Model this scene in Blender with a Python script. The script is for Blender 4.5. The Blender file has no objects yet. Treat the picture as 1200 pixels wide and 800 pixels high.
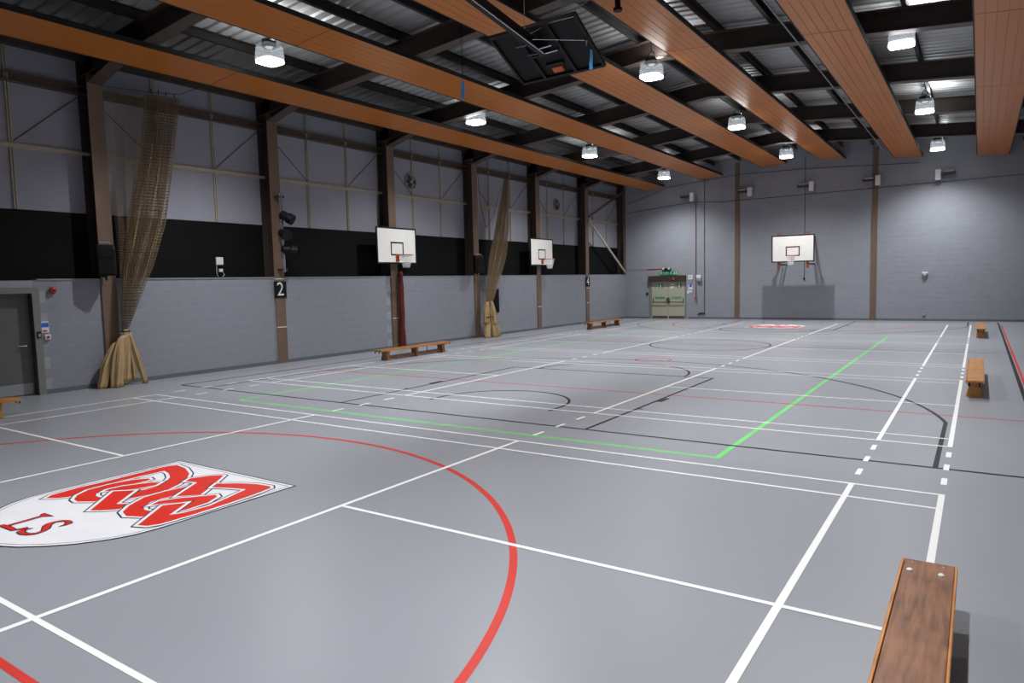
import bpy, bmesh, math, random
from mathutils import Vector, Matrix

random.seed(7)
scene = bpy.context.scene
COL = scene.collection

# ------------------------------------------------------------------ camera
def make_camera():
    f, yaw, pitch, roll = 814.98, 0.59216, 0.08421, -0.02365
    cy, sy, cp, sp = math.cos(yaw), math.sin(yaw), math.cos(pitch), math.sin(pitch)
    fw = Vector((-sy * cp, cy * cp, -sp))
    r = Vector((cy, sy, 0))
    u = r.cross(fw)
    cr, sr = math.cos(roll), math.sin(roll)
    r2, u2 = cr * r + sr * u, -sr * r + cr * u
    cd = bpy.data.cameras.new('camera')
    cd.sensor_width = 36.0
    cd.lens = f / 1200.0 * 36.0
    cd.clip_start = 0.05
    cd.clip_end = 200
    co = bpy.data.objects.new('camera', cd)
    m = Matrix((( r2.x, u2.x, -fw.x), (r2.y, u2.y, -fw.y), (r2.z, u2.z, -fw.z))).to_4x4()
    m.translation = Vector((0.2387, -7.4668, 2.0645))
    co.matrix_world = m
    COL.objects.link(co)
    scene.camera = co
make_camera()

# ------------------------------------------------------------------ world, exposure
w = bpy.data.worlds.new('world')
scene.world = w
w.use_nodes = True
w.node_tree.nodes['Background'].inputs[0].default_value = (0.6, 0.7, 0.9, 1)
w.node_tree.nodes['Background'].inputs[1].default_value = 0.05
vs = scene.view_settings
vs.view_transform = 'Standard'
vs.look = 'None'
vs.exposure = 0.0
vs.gamma = 1.0
vs.use_curve_mapping = False
LAMP_WATTS = 1560.0        # each high-bay lamp
LAMP_HALF_ANGLE = 68.0
LAMP_COLOR = (0.965, 0.99, 1.0)
LAMP_UP_WATTS = 72.0      # light leaving upwards through the refractor

# ------------------------------------------------------------------ hall dimensions (metres)
XL, XR, YN, YE = -15.70, 2.35, -8.70, 27.40      # left wall face, right wall, near wall, end wall
RIDGE = -6.70
SLOPE = 0.087
BRICK = 2.34
XC = -16.10                                       # upper cladding plane
BAY = 4.515
COLS = [0.35 + BAY * k for k in range(-1, 6)]     # portal frames
def rz(x, z0):                                    # height under the pitched roof
    return z0 - SLOPE * abs(x - RIDGE)

# ------------------------------------------------------------------ helpers
def lin(c):
    if isinstance(c, str):
        c = [int(c[i:i + 2], 16) / 255 for i in (0, 2, 4)]
    return tuple((x / 12.92 if x <= 0.04045 else ((x + 0.055) / 1.055) ** 2.4) for x in c) + (1.0,)

MATS = {}
def mat(name, color, rough=0.6, metal=0.0, var=0.0, scale=6.0, bump=0.0, bscale=60.0, spec=0.5, emit=0.0, stretch=None, rvar=0.0):
    m = bpy.data.materials.new(name)
    m.use_nodes = True
    nt = m.node_tree
    b = nt.nodes['Principled BSDF']
    c = lin(color)
    b.inputs['Base Color'].default_value = c
    b.inputs['Roughness'].default_value = rough
    b.inputs['Metallic'].default_value = metal
    b.inputs['Specular IOR Level'].default_value = spec
    tc = nt.nodes.new('ShaderNodeTexCoord')
    mp = nt.nodes.new('ShaderNodeMapping')
    nt.links.new(tc.outputs['Object'], mp.inputs['Vector'])
    if stretch:
        mp.inputs['Scale'].default_value = stretch
    if var or rvar:
        n = nt.nodes.new('ShaderNodeTexNoise')
        n.inputs['Scale'].default_value = scale
        n.inputs['Detail'].default_value = 5
        nt.links.new(mp.outputs[0], n.inputs['Vector'])
        if var:
            cr = nt.nodes.new('ShaderNodeValToRGB')
            cr.color_ramp.elements[0].position = 0.3
            cr.color_ramp.elements[1].position = 0.7
            cr.color_ramp.elements[0].color = tuple(x * (1 - var) for x in c[:3]) + (1,)
            cr.color_ramp.elements[1].color = tuple(min(1, x * (1 + var)) for x in c[:3]) + (1,)
            nt.links.new(n.outputs['Fac'], cr.inputs['Fac'])
            nt.links.new(cr.outputs['Color'], b.inputs['Base Color'])
        if rvar:
            mr = nt.nodes.new('ShaderNodeMapRange')
            mr.inputs['From Min'].default_value = 0.3
            mr.inputs['From Max'].default_value = 0.7
            mr.inputs['To Min'].default_value = rough - rvar
            mr.inputs['To Max'].default_value = rough + rvar
            nt.links.new(n.outputs['Fac'], mr.inputs['Value'])
            nt.links.new(mr.outputs[0], b.inputs['Roughness'])
    if bump:
        n2 = nt.nodes.new('ShaderNodeTexNoise')
        n2.inputs['Scale'].default_value = bscale
        n2.inputs['Detail'].default_value = 3
        nt.links.new(mp.outputs[0], n2.inputs['Vector'])
        bp = nt.nodes.new('ShaderNodeBump')
        bp.inputs['Strength'].default_value = bump
        bp.inputs['Distance'].default_value = 0.01
        nt.links.new(n2.outputs['Fac'], bp.inputs['Height'])
        nt.links.new(bp.outputs[0], b.inputs['Normal'])
    if emit:
        b.inputs['Emission Color'].default_value = c
        b.inputs['Emission Strength'].default_value = emit
    MATS[name] = m
    return m

ORIGIN = {}          # world position of every thing, so that parts are stored relative to it

class MB:
    """collects primitives in world coordinates and builds ONE mesh object"""
    def __init__(self):
        self.v, self.f = [], []
    def add(self, verts, faces):
        o = len(self.v)
        self.v += [tuple(x) for x in verts]
        self.f += [tuple(i + o for i in f) for f in faces]
        return self
    def box(self, x0, x1, y0, y1, z0, z1, m=None):
        vs_ = [(x0, y0, z0), (x1, y0, z0), (x1, y1, z0), (x0, y1, z0), (x0, y0, z1), (x1, y0, z1), (x1, y1, z1), (x0, y1, z1)]
        if m is not None:
            vs_ = [m @ Vector(q) for q in vs_]
        return self.add(vs_, [(0, 3, 2, 1), (4, 5, 6, 7), (0, 1, 5, 4), (1, 2, 6, 5), (2, 3, 7, 6), (3, 0, 4, 7)])
    def cbox(self, x0, x1, y0, y1, z0, z1, c, m=None):
        """box with chamfered edges: outer ring inset on all six sides"""
        bm = bmesh.new()
        bmesh.ops.create_cube(bm, size=1)
        for v in bm.verts:
            v.co = Vector(((x0 + x1) / 2 + v.co.x * (x1 - x0), (y0 + y1) / 2 + v.co.y * (y1 - y0), (z0 + z1) / 2 + v.co.z * (z1 - z0)))
        bmesh.ops.bevel(bm, geom=list(bm.edges), offset=c, segments=2, affect='EDGES', profile=0.5)
        bm.verts.ensure_lookup_table()
        self.add([(m @ v.co if m is not None else v.co) for v in bm.verts], [[v.index for v in f.verts] for f in bm.faces])
        bm.free()
        return self
    def bar(self, p0, p1, w, h, up=(0, 0, 1)):
        """rectangular bar from p0 to p1"""
        p0, p1 = Vector(p0), Vector(p1)
        d = (p1 - p0).normalized()
        u = Vector(up)
        if abs(d.dot(u)) > 0.98:
            u = Vector((1, 0, 0))
        s = d.cross(u).normalized() * w / 2
        t = s.cross(d).normalized() * h / 2
        return self.add([p0 - s - t, p0 + s - t, p0 + s + t, p0 - s + t, p1 - s - t, p1 + s - t, p1 + s + t, p1 - s + t],
                        [(0, 1, 2, 3), (7, 6, 5, 4), (0, 4, 5, 1), (1, 5, 6, 2), (2, 6, 7, 3), (3, 7, 4, 0)])
    def tube(self, pts, r, n=8, closed=False, caps=True):
        pts = [Vector(p) for p in pts]
        rs = r if isinstance(r, (list, tuple)) else [r] * len(pts)
        k = len(pts)
        verts, faces = [], []
        prev = None
        for i, p in enumerate(pts):
            if closed:
                d = pts[(i + 1) % k] - pts[i - 1]
            else:
                d = pts[min(i + 1, k - 1)] - pts[max(i - 1, 0)]
            d.normalize()
            if prev is None:
                a = Vector((0, 0, 1)) if abs(d.z) < 0.9 else Vector((1, 0, 0))
                s = d.cross(a).normalized()
            else:
                s = (prev - d * prev.dot(d)).normalized()
            prev = s
            t = d.cross(s)
            for j in range(n):
                an = 2 * math.pi * j / n
                verts.append(p + (s * math.cos(an) + t * math.sin(an)) * rs[i])
        for i in range(k if closed else k - 1):
            i2 = (i + 1) % k
            for j in range(n):
                j2 = (j + 1) % n
                faces.append((i * n + j, i * n + j2, i2 * n + j2, i2 * n + j))
        if caps and not closed:
            faces.append(tuple(range(n - 1, -1, -1)))
            faces.append(tuple((k - 1) * n + j for j in range(n)))
        return self.add(verts, faces)
    def lathe(self, prof, c, n=16, axis='Z', caps=True):
        """prof: (radius, height) pairs around an axis through c"""
        verts, faces = [], []
        cx, cy, cz = c
        for r, h in prof:
            for j in range(n):
                a = 2 * math.pi * j / n
                x, y = r * math.cos(a), r * math.sin(a)
                verts.append({'Z': (cx + x, cy + y, cz + h), 'X': (cx + h, cy + x, cz + y), 'Y': (cx + y, cy + h, cz + x)}[axis])
        for i in range(len(prof) - 1):
            for j in range(n):
                j2 = (j + 1) % n
                faces.append((i * n + j, i * n + j2, (i + 1) * n + j2, (i + 1) * n + j))
        if caps:
            faces.append(tuple(range(n - 1, -1, -1)))
            faces.append(tuple((len(prof) - 1) * n + j for j in range(n)))
        return self.add(verts, faces)
    def prism(self, poly, fn0, fn1):
        """polygon of 2-D points extruded between two mappings to 3-D"""
        k = len(poly)
        verts = [fn0(*q) for q in poly] + [fn1(*q) for q in poly]
        faces = [tuple(range(k - 1, -1, -1)), tuple(range(k, 2 * k))] + [(i, (i + 1) % k, (i + 1) % k + k, i + k) for i in range(k)]
        return self.add(verts, faces)
    def mesh(self, name, off=(0, 0, 0), smooth=False):
        me = bpy.data.meshes.new(name)
        me.from_pydata([(x - off[0], y - off[1], z - off[2]) for x, y, z in self.v], [], self.f)
        me.update()
        bm = bmesh.new()
        bm.from_mesh(me)
        bmesh.ops.recalc_face_normals(bm, faces=bm.faces)
        bm.to_mesh(me)
        bm.free()
        if smooth:
            for p in me.polygons:
                p.use_smooth = True
        return me
    def build(self, name, material, parent=None, smooth=False, local=False, pivot=None):
        if parent is not None:
            off = (0, 0, 0) if local else ORIGIN.get(parent.name, (0, 0, 0))
        else:
            off = pivot if pivot else self.center()
        o = bpy.data.objects.new(name, self.mesh(name, off, smooth))
        COL.objects.link(o)
        if material is not None:
            o.data.materials.append(material)
        if parent is not None:
            o.parent = parent
            ORIGIN[o.name] = off
        else:
            o.location = off
            ORIGIN[o.name] = tuple(off)
        return o
    def center(self):
        xs, ys, zs = zip(*self.v)
        return ((min(xs) + max(xs)) / 2, (min(ys) + max(ys)) / 2, min(zs))

def tag(o, label, cat, group=None):
    o['label'] = label
    o['category'] = cat
    if group:
        o['group'] = group
    return o

def thing(name, label, cat, loc, group=None, rot=None):
    o = bpy.data.objects.new(name, None)
    o.empty_display_size = 0.2
    COL.objects.link(o)
    o.location = loc
    if rot:
        o.rotation_euler = rot
    ORIGIN[o.name] = tuple(loc)
    return tag(o, label, cat, group)

def struct(o):
    o['kind'] = 'structure'
    return o

def inst(name, me, parent, loc, rot=None, material=None):
    """a part that shares its mesh data with alike parts"""
    o = bpy.data.objects.new(name, me)
    COL.objects.link(o)
    o.parent = parent
    o.location = loc
    if rot:
        o.rotation_euler = rot
    return o

def text_geom(s, size, fn, align='CENTER'):
    """flat lettering as an MB; fn maps text x, y to a point"""
    cu = bpy.data.curves.new('lettering', 'FONT')
    cu.body = s
    cu.size = size
    cu.align_x = align
    cu.align_y = 'CENTER'
    cu.resolution_u = 3
    o = bpy.data.objects.new('lettering', cu)
    COL.objects.link(o)
    dg = bpy.context.evaluated_depsgraph_get()
    me = bpy.data.meshes.new_from_object(o.evaluated_get(dg))
    mb = MB()
    mb.add([fn(v.co.x, v.co.y) for v in me.vertices], [tuple(p.vertices) for p in me.polygons])
    bpy.data.objects.remove(o)
    bpy.data.curves.remove(cu)
    bpy.data.meshes.remove(me)
    return mb

# ------------------------------------------------------------------ materials
M = MATS
def floor_material():
    m = mat('floor_vinyl', '8d8f96', rough=0.35, var=0.018, scale=0.5, rvar=0.015, bump=0.015, bscale=25)
    return m
floor_material()
mat('line_white', 'e6e6e4', 0.42, var=0.03, scale=3, spec=0.3)
mat('line_red', 'c4352c', 0.42, var=0.05, scale=3, spec=0.3)
mat('line_black', '17191d', 0.42, var=0.1, scale=3, spec=0.3)
mat('line_green', '6ecb70', 0.42, var=0.06, scale=3, spec=0.3)
mat('emblem_white', 'd9d8dc', 0.42, var=0.03, scale=4, spec=0.3)
mat('emblem_red', 'c9281b', 0.42, var=0.04, scale=4, spec=0.3)
mat('emblem_navy', '161c33', 0.42, spec=0.3)
mat('block_paint', '898b94', 0.42, var=0.03, scale=4, bump=0.12, bscale=70)
mat('end_paint', '8f929a', 0.45, var=0.03, scale=3, bump=0.2, bscale=60)
mat('mortar', '999ba3', 0.5, var=0.04, scale=8, bump=0.1)
mat('skirting', '565a62', 0.4, var=0.05)
mat('steel_brown', '51423a', 0.5, var=0.08, scale=4)
mat('steel_dark', '3a2f29', 0.55, var=0.1, scale=4)
mat('pilaster_tan', '6f5a4a', 0.5, var=0.08, scale=3)
mat('rail_cream', 'a79d8c', 0.5, var=0.06)
mat('rail_brown', '54463c', 0.55, var=0.08)
mat('purlin', '2e2b29', 0.5, var=0.1)
mat('black_board', '060708', 0.75, var=0.15, scale=2, spec=0.2)
mat('orange_plank', 'c4742c', 0.30, var=0.05, scale=1.2, stretch=(5, 0.25, 5), rvar=0.03)
mat('panel_edge', '1f1d1c', 0.6)
mat('lamp_black', '0d0f11', 0.4)
mat('wire', '2b2b2c', 0.4, metal=0.6)
mat('chrome', 'c8c8cc', 0.18, metal=1.0)
mat('black_plastic', '0a0a0b', 0.6, var=0.1, spec=0.25)
mat('black_metal', '0d0c0c', 0.55, var=0.1, spec=0.3)
mat('white_plastic', 'dcdcda', 0.4, var=0.02)
mat('grey_plastic', '8f9194', 0.45)
mat('board_white', 'e9e7e2', 0.4, var=0.03, scale=5)
mat('board_black', '121214', 0.5)
mat('rim_orange', 'c8501f', 0.4)
mat('red_vinyl', '5a150c', 0.38, var=0.12, scale=5, bump=0.3, bscale=14)
mat('red_paint', 'a62a22', 0.4)
mat('sign_green', '1f8a55', 0.5)
mat('sign_blue', '2a63c4', 0.5)
mat('blue_cloth', '4fa2ea', 0.7, var=0.2)
mat('door_cream', 'a9a795', 0.45, var=0.03)
mat('door_grey', '5d605c', 0.45, var=0.04)
mat('door_frame', '797c76', 0.45, var=0.04)
mat('canvas_tan', 'ab9068', 0.8, var=0.12, scale=5, bump=0.3, bscale=40)
mat('hook_black', '121214', 0.45, metal=0.5)

def wood(name, dark, light, rough, axis='Y'):
    m = mat(name, dark, rough)
    nt = m.node_tree
    b = nt.nodes['Principled BSDF']
    tc = nt.nodes.new('ShaderNodeTexCoord')
    mp = nt.nodes.new('ShaderNodeMapping')
    mp.inputs['Scale'].default_value = (12, 1.0, 12)
    n = nt.nodes.new('ShaderNodeTexNoise')
    n.inputs['Scale'].default_value = 3.2
    n.inputs['Detail'].default_value = 8
    n.inputs['Distortion'].default_value = 0.6
    n2 = nt.nodes.new('ShaderNodeTexNoise')
    n2.inputs['Scale'].default_value = 3.0
    n2.inputs['Detail'].default_value = 4
    mx = nt.nodes.new('ShaderNodeMath')
    mx.operation = 'MULTIPLY_ADD'
    mx.inputs[1].default_value = 0.55
    ad = nt.nodes.new('ShaderNodeMath')
    ad.operation = 'MULTIPLY'
    ad.inputs[1].default_value = 0.45
    cr = nt.nodes.new('ShaderNodeValToRGB')
    cr.color_ramp.elements[0].position = 0.38
    cr.color_ramp.elements[1].position = 0.62
    cr.color_ramp.elements[0].color = lin(dark)
    cr.color_ramp.elements[1].color = lin(light)
    L = nt.links.new
    L(tc.outputs['Object'], mp.inputs['Vector'])
    L(mp.outputs[0], n.inputs['Vector'])
    L(tc.outputs['Object'], n2.inputs['Vector'])
    L(n2.outputs['Fac'], ad.inputs[0])
    L(n.outputs['Fac'], mx.inputs[0])
    L(ad.outputs[0], mx.inputs[2])
    L(mx.outputs[0], cr.inputs['Fac'])
    L(cr.outputs['Color'], b.inputs['Base Color'])
    return m
wood('bench_dark', '5c3824', '8d5f40', 0.38)
wood('bench_mid', '6e4828', '946740', 0.38)
wood('bench_light', '9a6633', 'c08a4c', 0.35)
wood('bench_edge', 'a8682f', 'c98a4b', 0.4)

def block_bump(name, along):
    """painted blockwork too far away to pick the blocks apart: shallow courses as relief"""
    m = MATS[name]
    nt = m.node_tree
    b = nt.nodes['Principled BSDF']
    tc = nt.nodes.new('ShaderNodeTexCoord')
    sp = nt.nodes.new('ShaderNodeSeparateXYZ')
    cb = nt.nodes.new('ShaderNodeCombineXYZ')
    br = nt.nodes.new('ShaderNodeTexBrick')
    br.inputs['Scale'].default_value = 1.0
    br.inputs['Brick Width'].default_value = 0.45
    br.inputs['Row Height'].default_value = 0.225
    br.inputs['Mortar Size'].default_value = 0.012
    br.inputs['Mortar Smooth'].default_value = 0.3
    br.inputs['Color1'].default_value = (0.96, 0.96, 0.96, 1)
    br.inputs['Color2'].default_value = (1.0, 1.0, 1.0, 1)
    br.inputs['Mortar'].default_value = (1.04, 1.04, 1.04, 1)
    bp = nt.nodes.new('ShaderNodeBump')
    bp.inputs['Strength'].default_value = 0.5
    bp.inputs['Distance'].default_value = 0.008
    bp.invert = True
    L = nt.links.new
    L(tc.outputs['Object'], sp.inputs[0])
    L(sp.outputs[along], cb.inputs['X'])
    L(sp.outputs['Z'], cb.inputs['Y'])
    L(cb.outputs[0], br.inputs['Vector'])
    L(br.outputs['Fac'], bp.inputs['Height'])
    old = b.inputs['Normal'].links[0].from_socket if b.inputs['Normal'].links else None
    if old:
        L(old, bp.inputs['Normal'])
    L(bp.outputs[0], b.inputs['Normal'])
    src = b.inputs['Base Color'].links[0].from_socket
    mx = nt.nodes.new('ShaderNodeMix')
    mx.data_type = 'RGBA'
    mx.blend_type = 'MULTIPLY'
    mx.inputs['Factor'].default_value = 1.0
    L(src, mx.inputs['A'])
    L(br.outputs['Color'], mx.inputs['B'])
    L(mx.outputs['Result'], b.inputs['Base Color'])
block_bump('end_paint', 'X')
far_blocks = mat('block_far', '898b94', 0.42, var=0.04, scale=4, bump=0.25, bscale=70)
block_bump('block_far', 'Y')

def sheet_material():
    """translucent ribbed wall sheet: fine horizontal ribs"""
    m = mat('wall_sheet', '9494a0', 0.5, var=0.05, scale=1.2)
    nt = m.node_tree
    b = nt.nodes['Principled BSDF']
    tc = nt.nodes.new('ShaderNodeTexCoord')
    wv = nt.nodes.new('ShaderNodeTexWave')
    wv.bands_direction = 'Z'
    wv.inputs['Scale'].default_value = 5.5
    bp = nt.nodes.new('ShaderNodeBump')
    bp.inputs['Strength'].default_value = 0.13
    bp.inputs['Distance'].default_value = 0.01
    nt.links.new(tc.outputs['Object'], wv.inputs['Vector'])
    nt.links.new(wv.outputs['Fac'], bp.inputs['Height'])
    nt.links.new(bp.outputs[0], b.inputs['Normal'])
sheet_material()
mat('roof_deck', 'b0b2b3', 0.42, var=0.06, scale=1.0, metal=0.0)

def net_material(name, color, nx, ny, thick, base=0.0):
    """knotted mesh: strands over open holes, laid on the cloth's own UV map"""
    m = bpy.data.materials.new(name)
    m.use_nodes = True
    nt = m.node_tree
    b = nt.nodes['Principled BSDF']
    b.inputs['Base Color'].default_value = lin(color)
    b.inputs['Roughness'].default_value = 0.8
    out = nt.nodes['Material Output']
    tr = nt.nodes.new('ShaderNodeBsdfTransparent')
    mix = nt.nodes.new('ShaderNodeMixShader')
    uv = nt.nodes.new('ShaderNodeUVMap')
    sp = nt.nodes.new('ShaderNodeSeparateXYZ')
    L = nt.links.new
    L(uv.outputs[0], sp.inputs[0])
    outs = []
    for ax, k in (('X', nx), ('Y', ny)):
        a = nt.nodes.new('ShaderNodeMath'); a.operation = 'MULTIPLY'; a.inputs[1].default_value = k
        fr = nt.nodes.new('ShaderNodeMath'); fr.operation = 'FRACT'
        lt = nt.nodes.new('ShaderNodeMath'); lt.operation = 'LESS_THAN'; lt.inputs[1].default_value = thick
        L(sp.outputs[ax], a.inputs[0]); L(a.outputs[0], fr.inputs[0]); L(fr.outputs[0], lt.inputs[0])
        outs.append(lt)
    mxm = nt.nodes.new('ShaderNodeMath'); mxm.operation = 'MAXIMUM'
    L(outs[0].outputs[0], mxm.inputs[0]); L(outs[1].outputs[0], mxm.inputs[1])
    L(mxm.outputs[0], mix.inputs['Fac'])
    L(tr.outputs[0], mix.inputs[1]); L(b.outputs[0], mix.inputs[2])
    L(mix.outputs[0], out.inputs['Surface'])
    MATS[name] = m
    return m
net_material('net_tan', 'a28f72', 150, 90, 0.29)
net_material('net_hoop', 'e6e6e6', 22, 9, 0.26)

def refractor_material():
    m = bpy.data.materials.new('lamp_refractor')
    m.use_nodes = True
    nt = m.node_tree
    b = nt.nodes['Principled BSDF']
    b.inputs['Base Color'].default_value = (0.3, 0.33, 0.36, 1)
    b.inputs['Roughness'].default_value = 0.15
    b.inputs['Emission Color'].default_value = (0.9, 0.96, 1.0, 1)
    b.inputs['Emission Strength'].default_value = 0.25
    tr = nt.nodes.new('ShaderNodeBsdfTransparent')
    mix = nt.nodes.new('ShaderNodeMixShader')
    mix.inputs['Fac'].default_value = 0.26
    L = nt.links.new
    L(tr.outputs[0], mix.inputs[1]); L(b.outputs[0], mix.inputs[2])
    L(mix.outputs[0], nt.nodes['Material Output'].inputs['Surface'])
    MATS['lamp_refractor'] = m
refractor_material()
mat('lamp_glow', (1, 1, 1), 0.4, emit=14.0)

# ================================================================== FLOOR
floor = struct(MB().box(XL - 0.45, XR + 0.2, YN - 0.2, YE + 0.2, -0.12, 0.0).build('floor', M['floor_vinyl'], pivot=(0, 0, 0)))

def strip(pts, width, z, material, name, closed=False):
    """flat painted line along a polyline"""
    n = len(pts)
    vs_, fs = [], []
    for i, p in enumerate(pts):
        a = Vector(pts[i - 1]) if (i > 0 or closed) else None
        c = Vector(pts[(i + 1) % n]) if (i < n - 1 or closed) else None
        b = Vector(p)
        d1 = (b - a).normalized() if a is not None else (c - b).normalized()
        d2 = (c - b).normalized() if c is not None else d1
        d = (d1 + d2).normalized()
        nrm = Vector((-d.y, d.x))
        k = 1 / max(0.4, nrm.dot(Vector((-d1.y, d1.x))))
        for s in (-1, 1):
            q = b + nrm * s * width / 2 * k
            vs_.append((q.x, q.y, z))
        if i or closed:
            pass
    m = n if closed else n - 1
    for i in range(m):
        j = (i + 1) % n
        fs.append((2 * i, 2 * j, 2 * j + 1, 2 * i + 1))
    return MB().add(vs_, fs).build(name, material, floor)

def arc(cx, cy, r, a0, a1, n=64):
    return [(cx + r * math.cos(math.radians(a0 + (a1 - a0) * i / n)), cy + r * math.sin(math.radians(a0 + (a1 - a0) * i / n))) for i in range(n + 1)]

LW = 0.045
ZG, ZR, ZB, ZW = 0.0010, 0.0016, 0.0022, 0.0028
# volleyball court (green)
strip([(-11.2, 0.36), (-2.22, 0.36)], 0.066, ZG, M['line_green'], 'green_line')
strip([(-2.22, 0.335), (-2.22, 18.3)], 0.066, ZG + 0.0002, M['line_green'], 'green_line')
strip([(-11.2, 0.335), (-11.2, 18.3)], 0.066, ZG + 0.0002, M['line_green'], 'green_line')
strip([(-11.2, 18.3), (-2.22, 18.3)], 0.066, ZG, M['line_green'], 'green_line')
# netball court (red)
for gy, a0, a1 in ((-5.98, 0, 180), (24.55, 180, 360)):
    strip(arc(-6.7, gy, 4.9, a0, a1, 96), 0.06, ZR, M['line_red'], 'red_arc')
    strip([(-14.33, gy), (0.98, gy)], 0.05, ZR + 0.0002, M['line_red'], 'red_line')
for y in (4.28, 14.45):
    strip([(-14.33, y), (0.98, y)], 0.04, ZR + 0.0002, M['line_red'], 'red_line')
for x in (0.975,):
    strip([(x, -5.98), (x, 24.55)], 0.045, ZR + 0.0003, M['line_red'], 'red_line')
strip(arc(-6.7, 9.35, 0.45, 0, 360, 32)[:-1], 0.05, ZR, M['line_red'], 'red_circle', closed=True)
# basketball court (black)
B0, B1, BX0, BX1 = 1.03, 26.6, -14.24, 0.90
for y in (B0, B1):
    strip([(BX0, y), (BX1, y)], 0.05, ZB, M['line_black'], 'black_line')
for x in (BX0, BX1):
    strip([(x, B0), (x, B1)], 0.06, ZB + 0.0001, M['line_black'], 'black_line')
BM = (B0 + B1) / 2
strip([(BX0, BM), (BX1, BM)], 0.05, ZB, M['line_black'], 'black_line')
strip(arc(-6.7, BM, 1.8, 0, 360, 64)[:-1], 0.05, ZB + 0.0002, M['line_black'], 'black_circle', closed=True)
def flip(pts, s):
    return pts if s == 0 else [(x, 2 * BM - y) for x, y in pts]
for s in (0, 1):
    for x, q in ((-9.2, -1), (-4.28, 1)):
        strip(flip([(x, B0), (x, 6.68)], s), 0.05, ZB + 0.0001, M['line_black'], 'black_line')
        strip(flip([(x + q * 0.06, 3.55), (x + q * 0.06, 3.95)], s), 0.12, ZB + 0.0003, M['line_black'], 'black_mark')
        strip(flip([(x + q * 0.05, 2.78), (x + q * 0.05, 2.84)], s), 0.10, ZB + 0.0003, M['line_black'], 'black_mark')
    strip(flip([(-9.2, 6.66), (-4.28, 6.66)], s), 0.05, ZB, M['line_black'], 'black_line')
    strip(flip(arc(-6.7, 6.66, 1.8, 0, 180, 48), s), 0.05, ZB + 0.0002, M['line_black'], 'black_arc')
    strip(flip(arc(-6.7, 2.35, 1.25, 0, 180, 40), s), 0.05, ZB + 0.0002, M['line_black'], 'black_arc')
    for x in (-7.95, -5.45):
        strip(flip([(x, 2.0), (x, 2.35)], s), 0.05, ZB + 0.0001, M['line_black'], 'black_line')
    a = math.degrees(math.atan2(1.25, 6.6))
    strip(flip([(-0.1, B0)] + arc(-6.7, 2.45, 6.72, a, 180 - a, 72) + [(-13.3, B0)], s), 0.05, ZB + 0.0003, M['line_black'], 'black_arc')
# four badminton courts (white), their length across the hall
for c in range(4):
    y0 = -6.1 + 8.25 * c
    for d in (0.0, 0.46, 5.64, 6.1):
        strip([(-13.4 - LW / 2, y0 + d), (LW / 2, y0 + d)], LW * 0.9, ZW, M['line_white'], 'white_line')
    for x in (0.0, -0.76, -4.72, -8.68, -12.64, -13.4):
        strip([(x, y0), (x, y0 + 6.1)], LW * 1.15, ZW + 0.0003, M['line_white'], 'white_line')
    strip([(0, y0 + 3.05), (-4.72, y0 + 3.05)], LW, ZW, M['line_white'], 'white_line')
    strip([(-8.68, y0 + 3.05), (-13.4, y0 + 3.05)], LW, ZW, M['line_white'], 'white_line')
    if c < 3:
        for x in (0.0, -0.76, -4.72, -8.68, -12.64, -13.4):
            for d in (0.50, 1.10, 1.72):
                strip([(x, y0 + 6.1 + d - 0.13), (x, y0 + 6.1 + d + 0.13)], LW * 1.15, ZW, M['line_white'], 'white_dash')

strip([(XL + 0.05, -1.0), (XL + 0.05, YE - 0.05)], 0.014, ZW, M['line_white'], 'weld_line')

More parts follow.
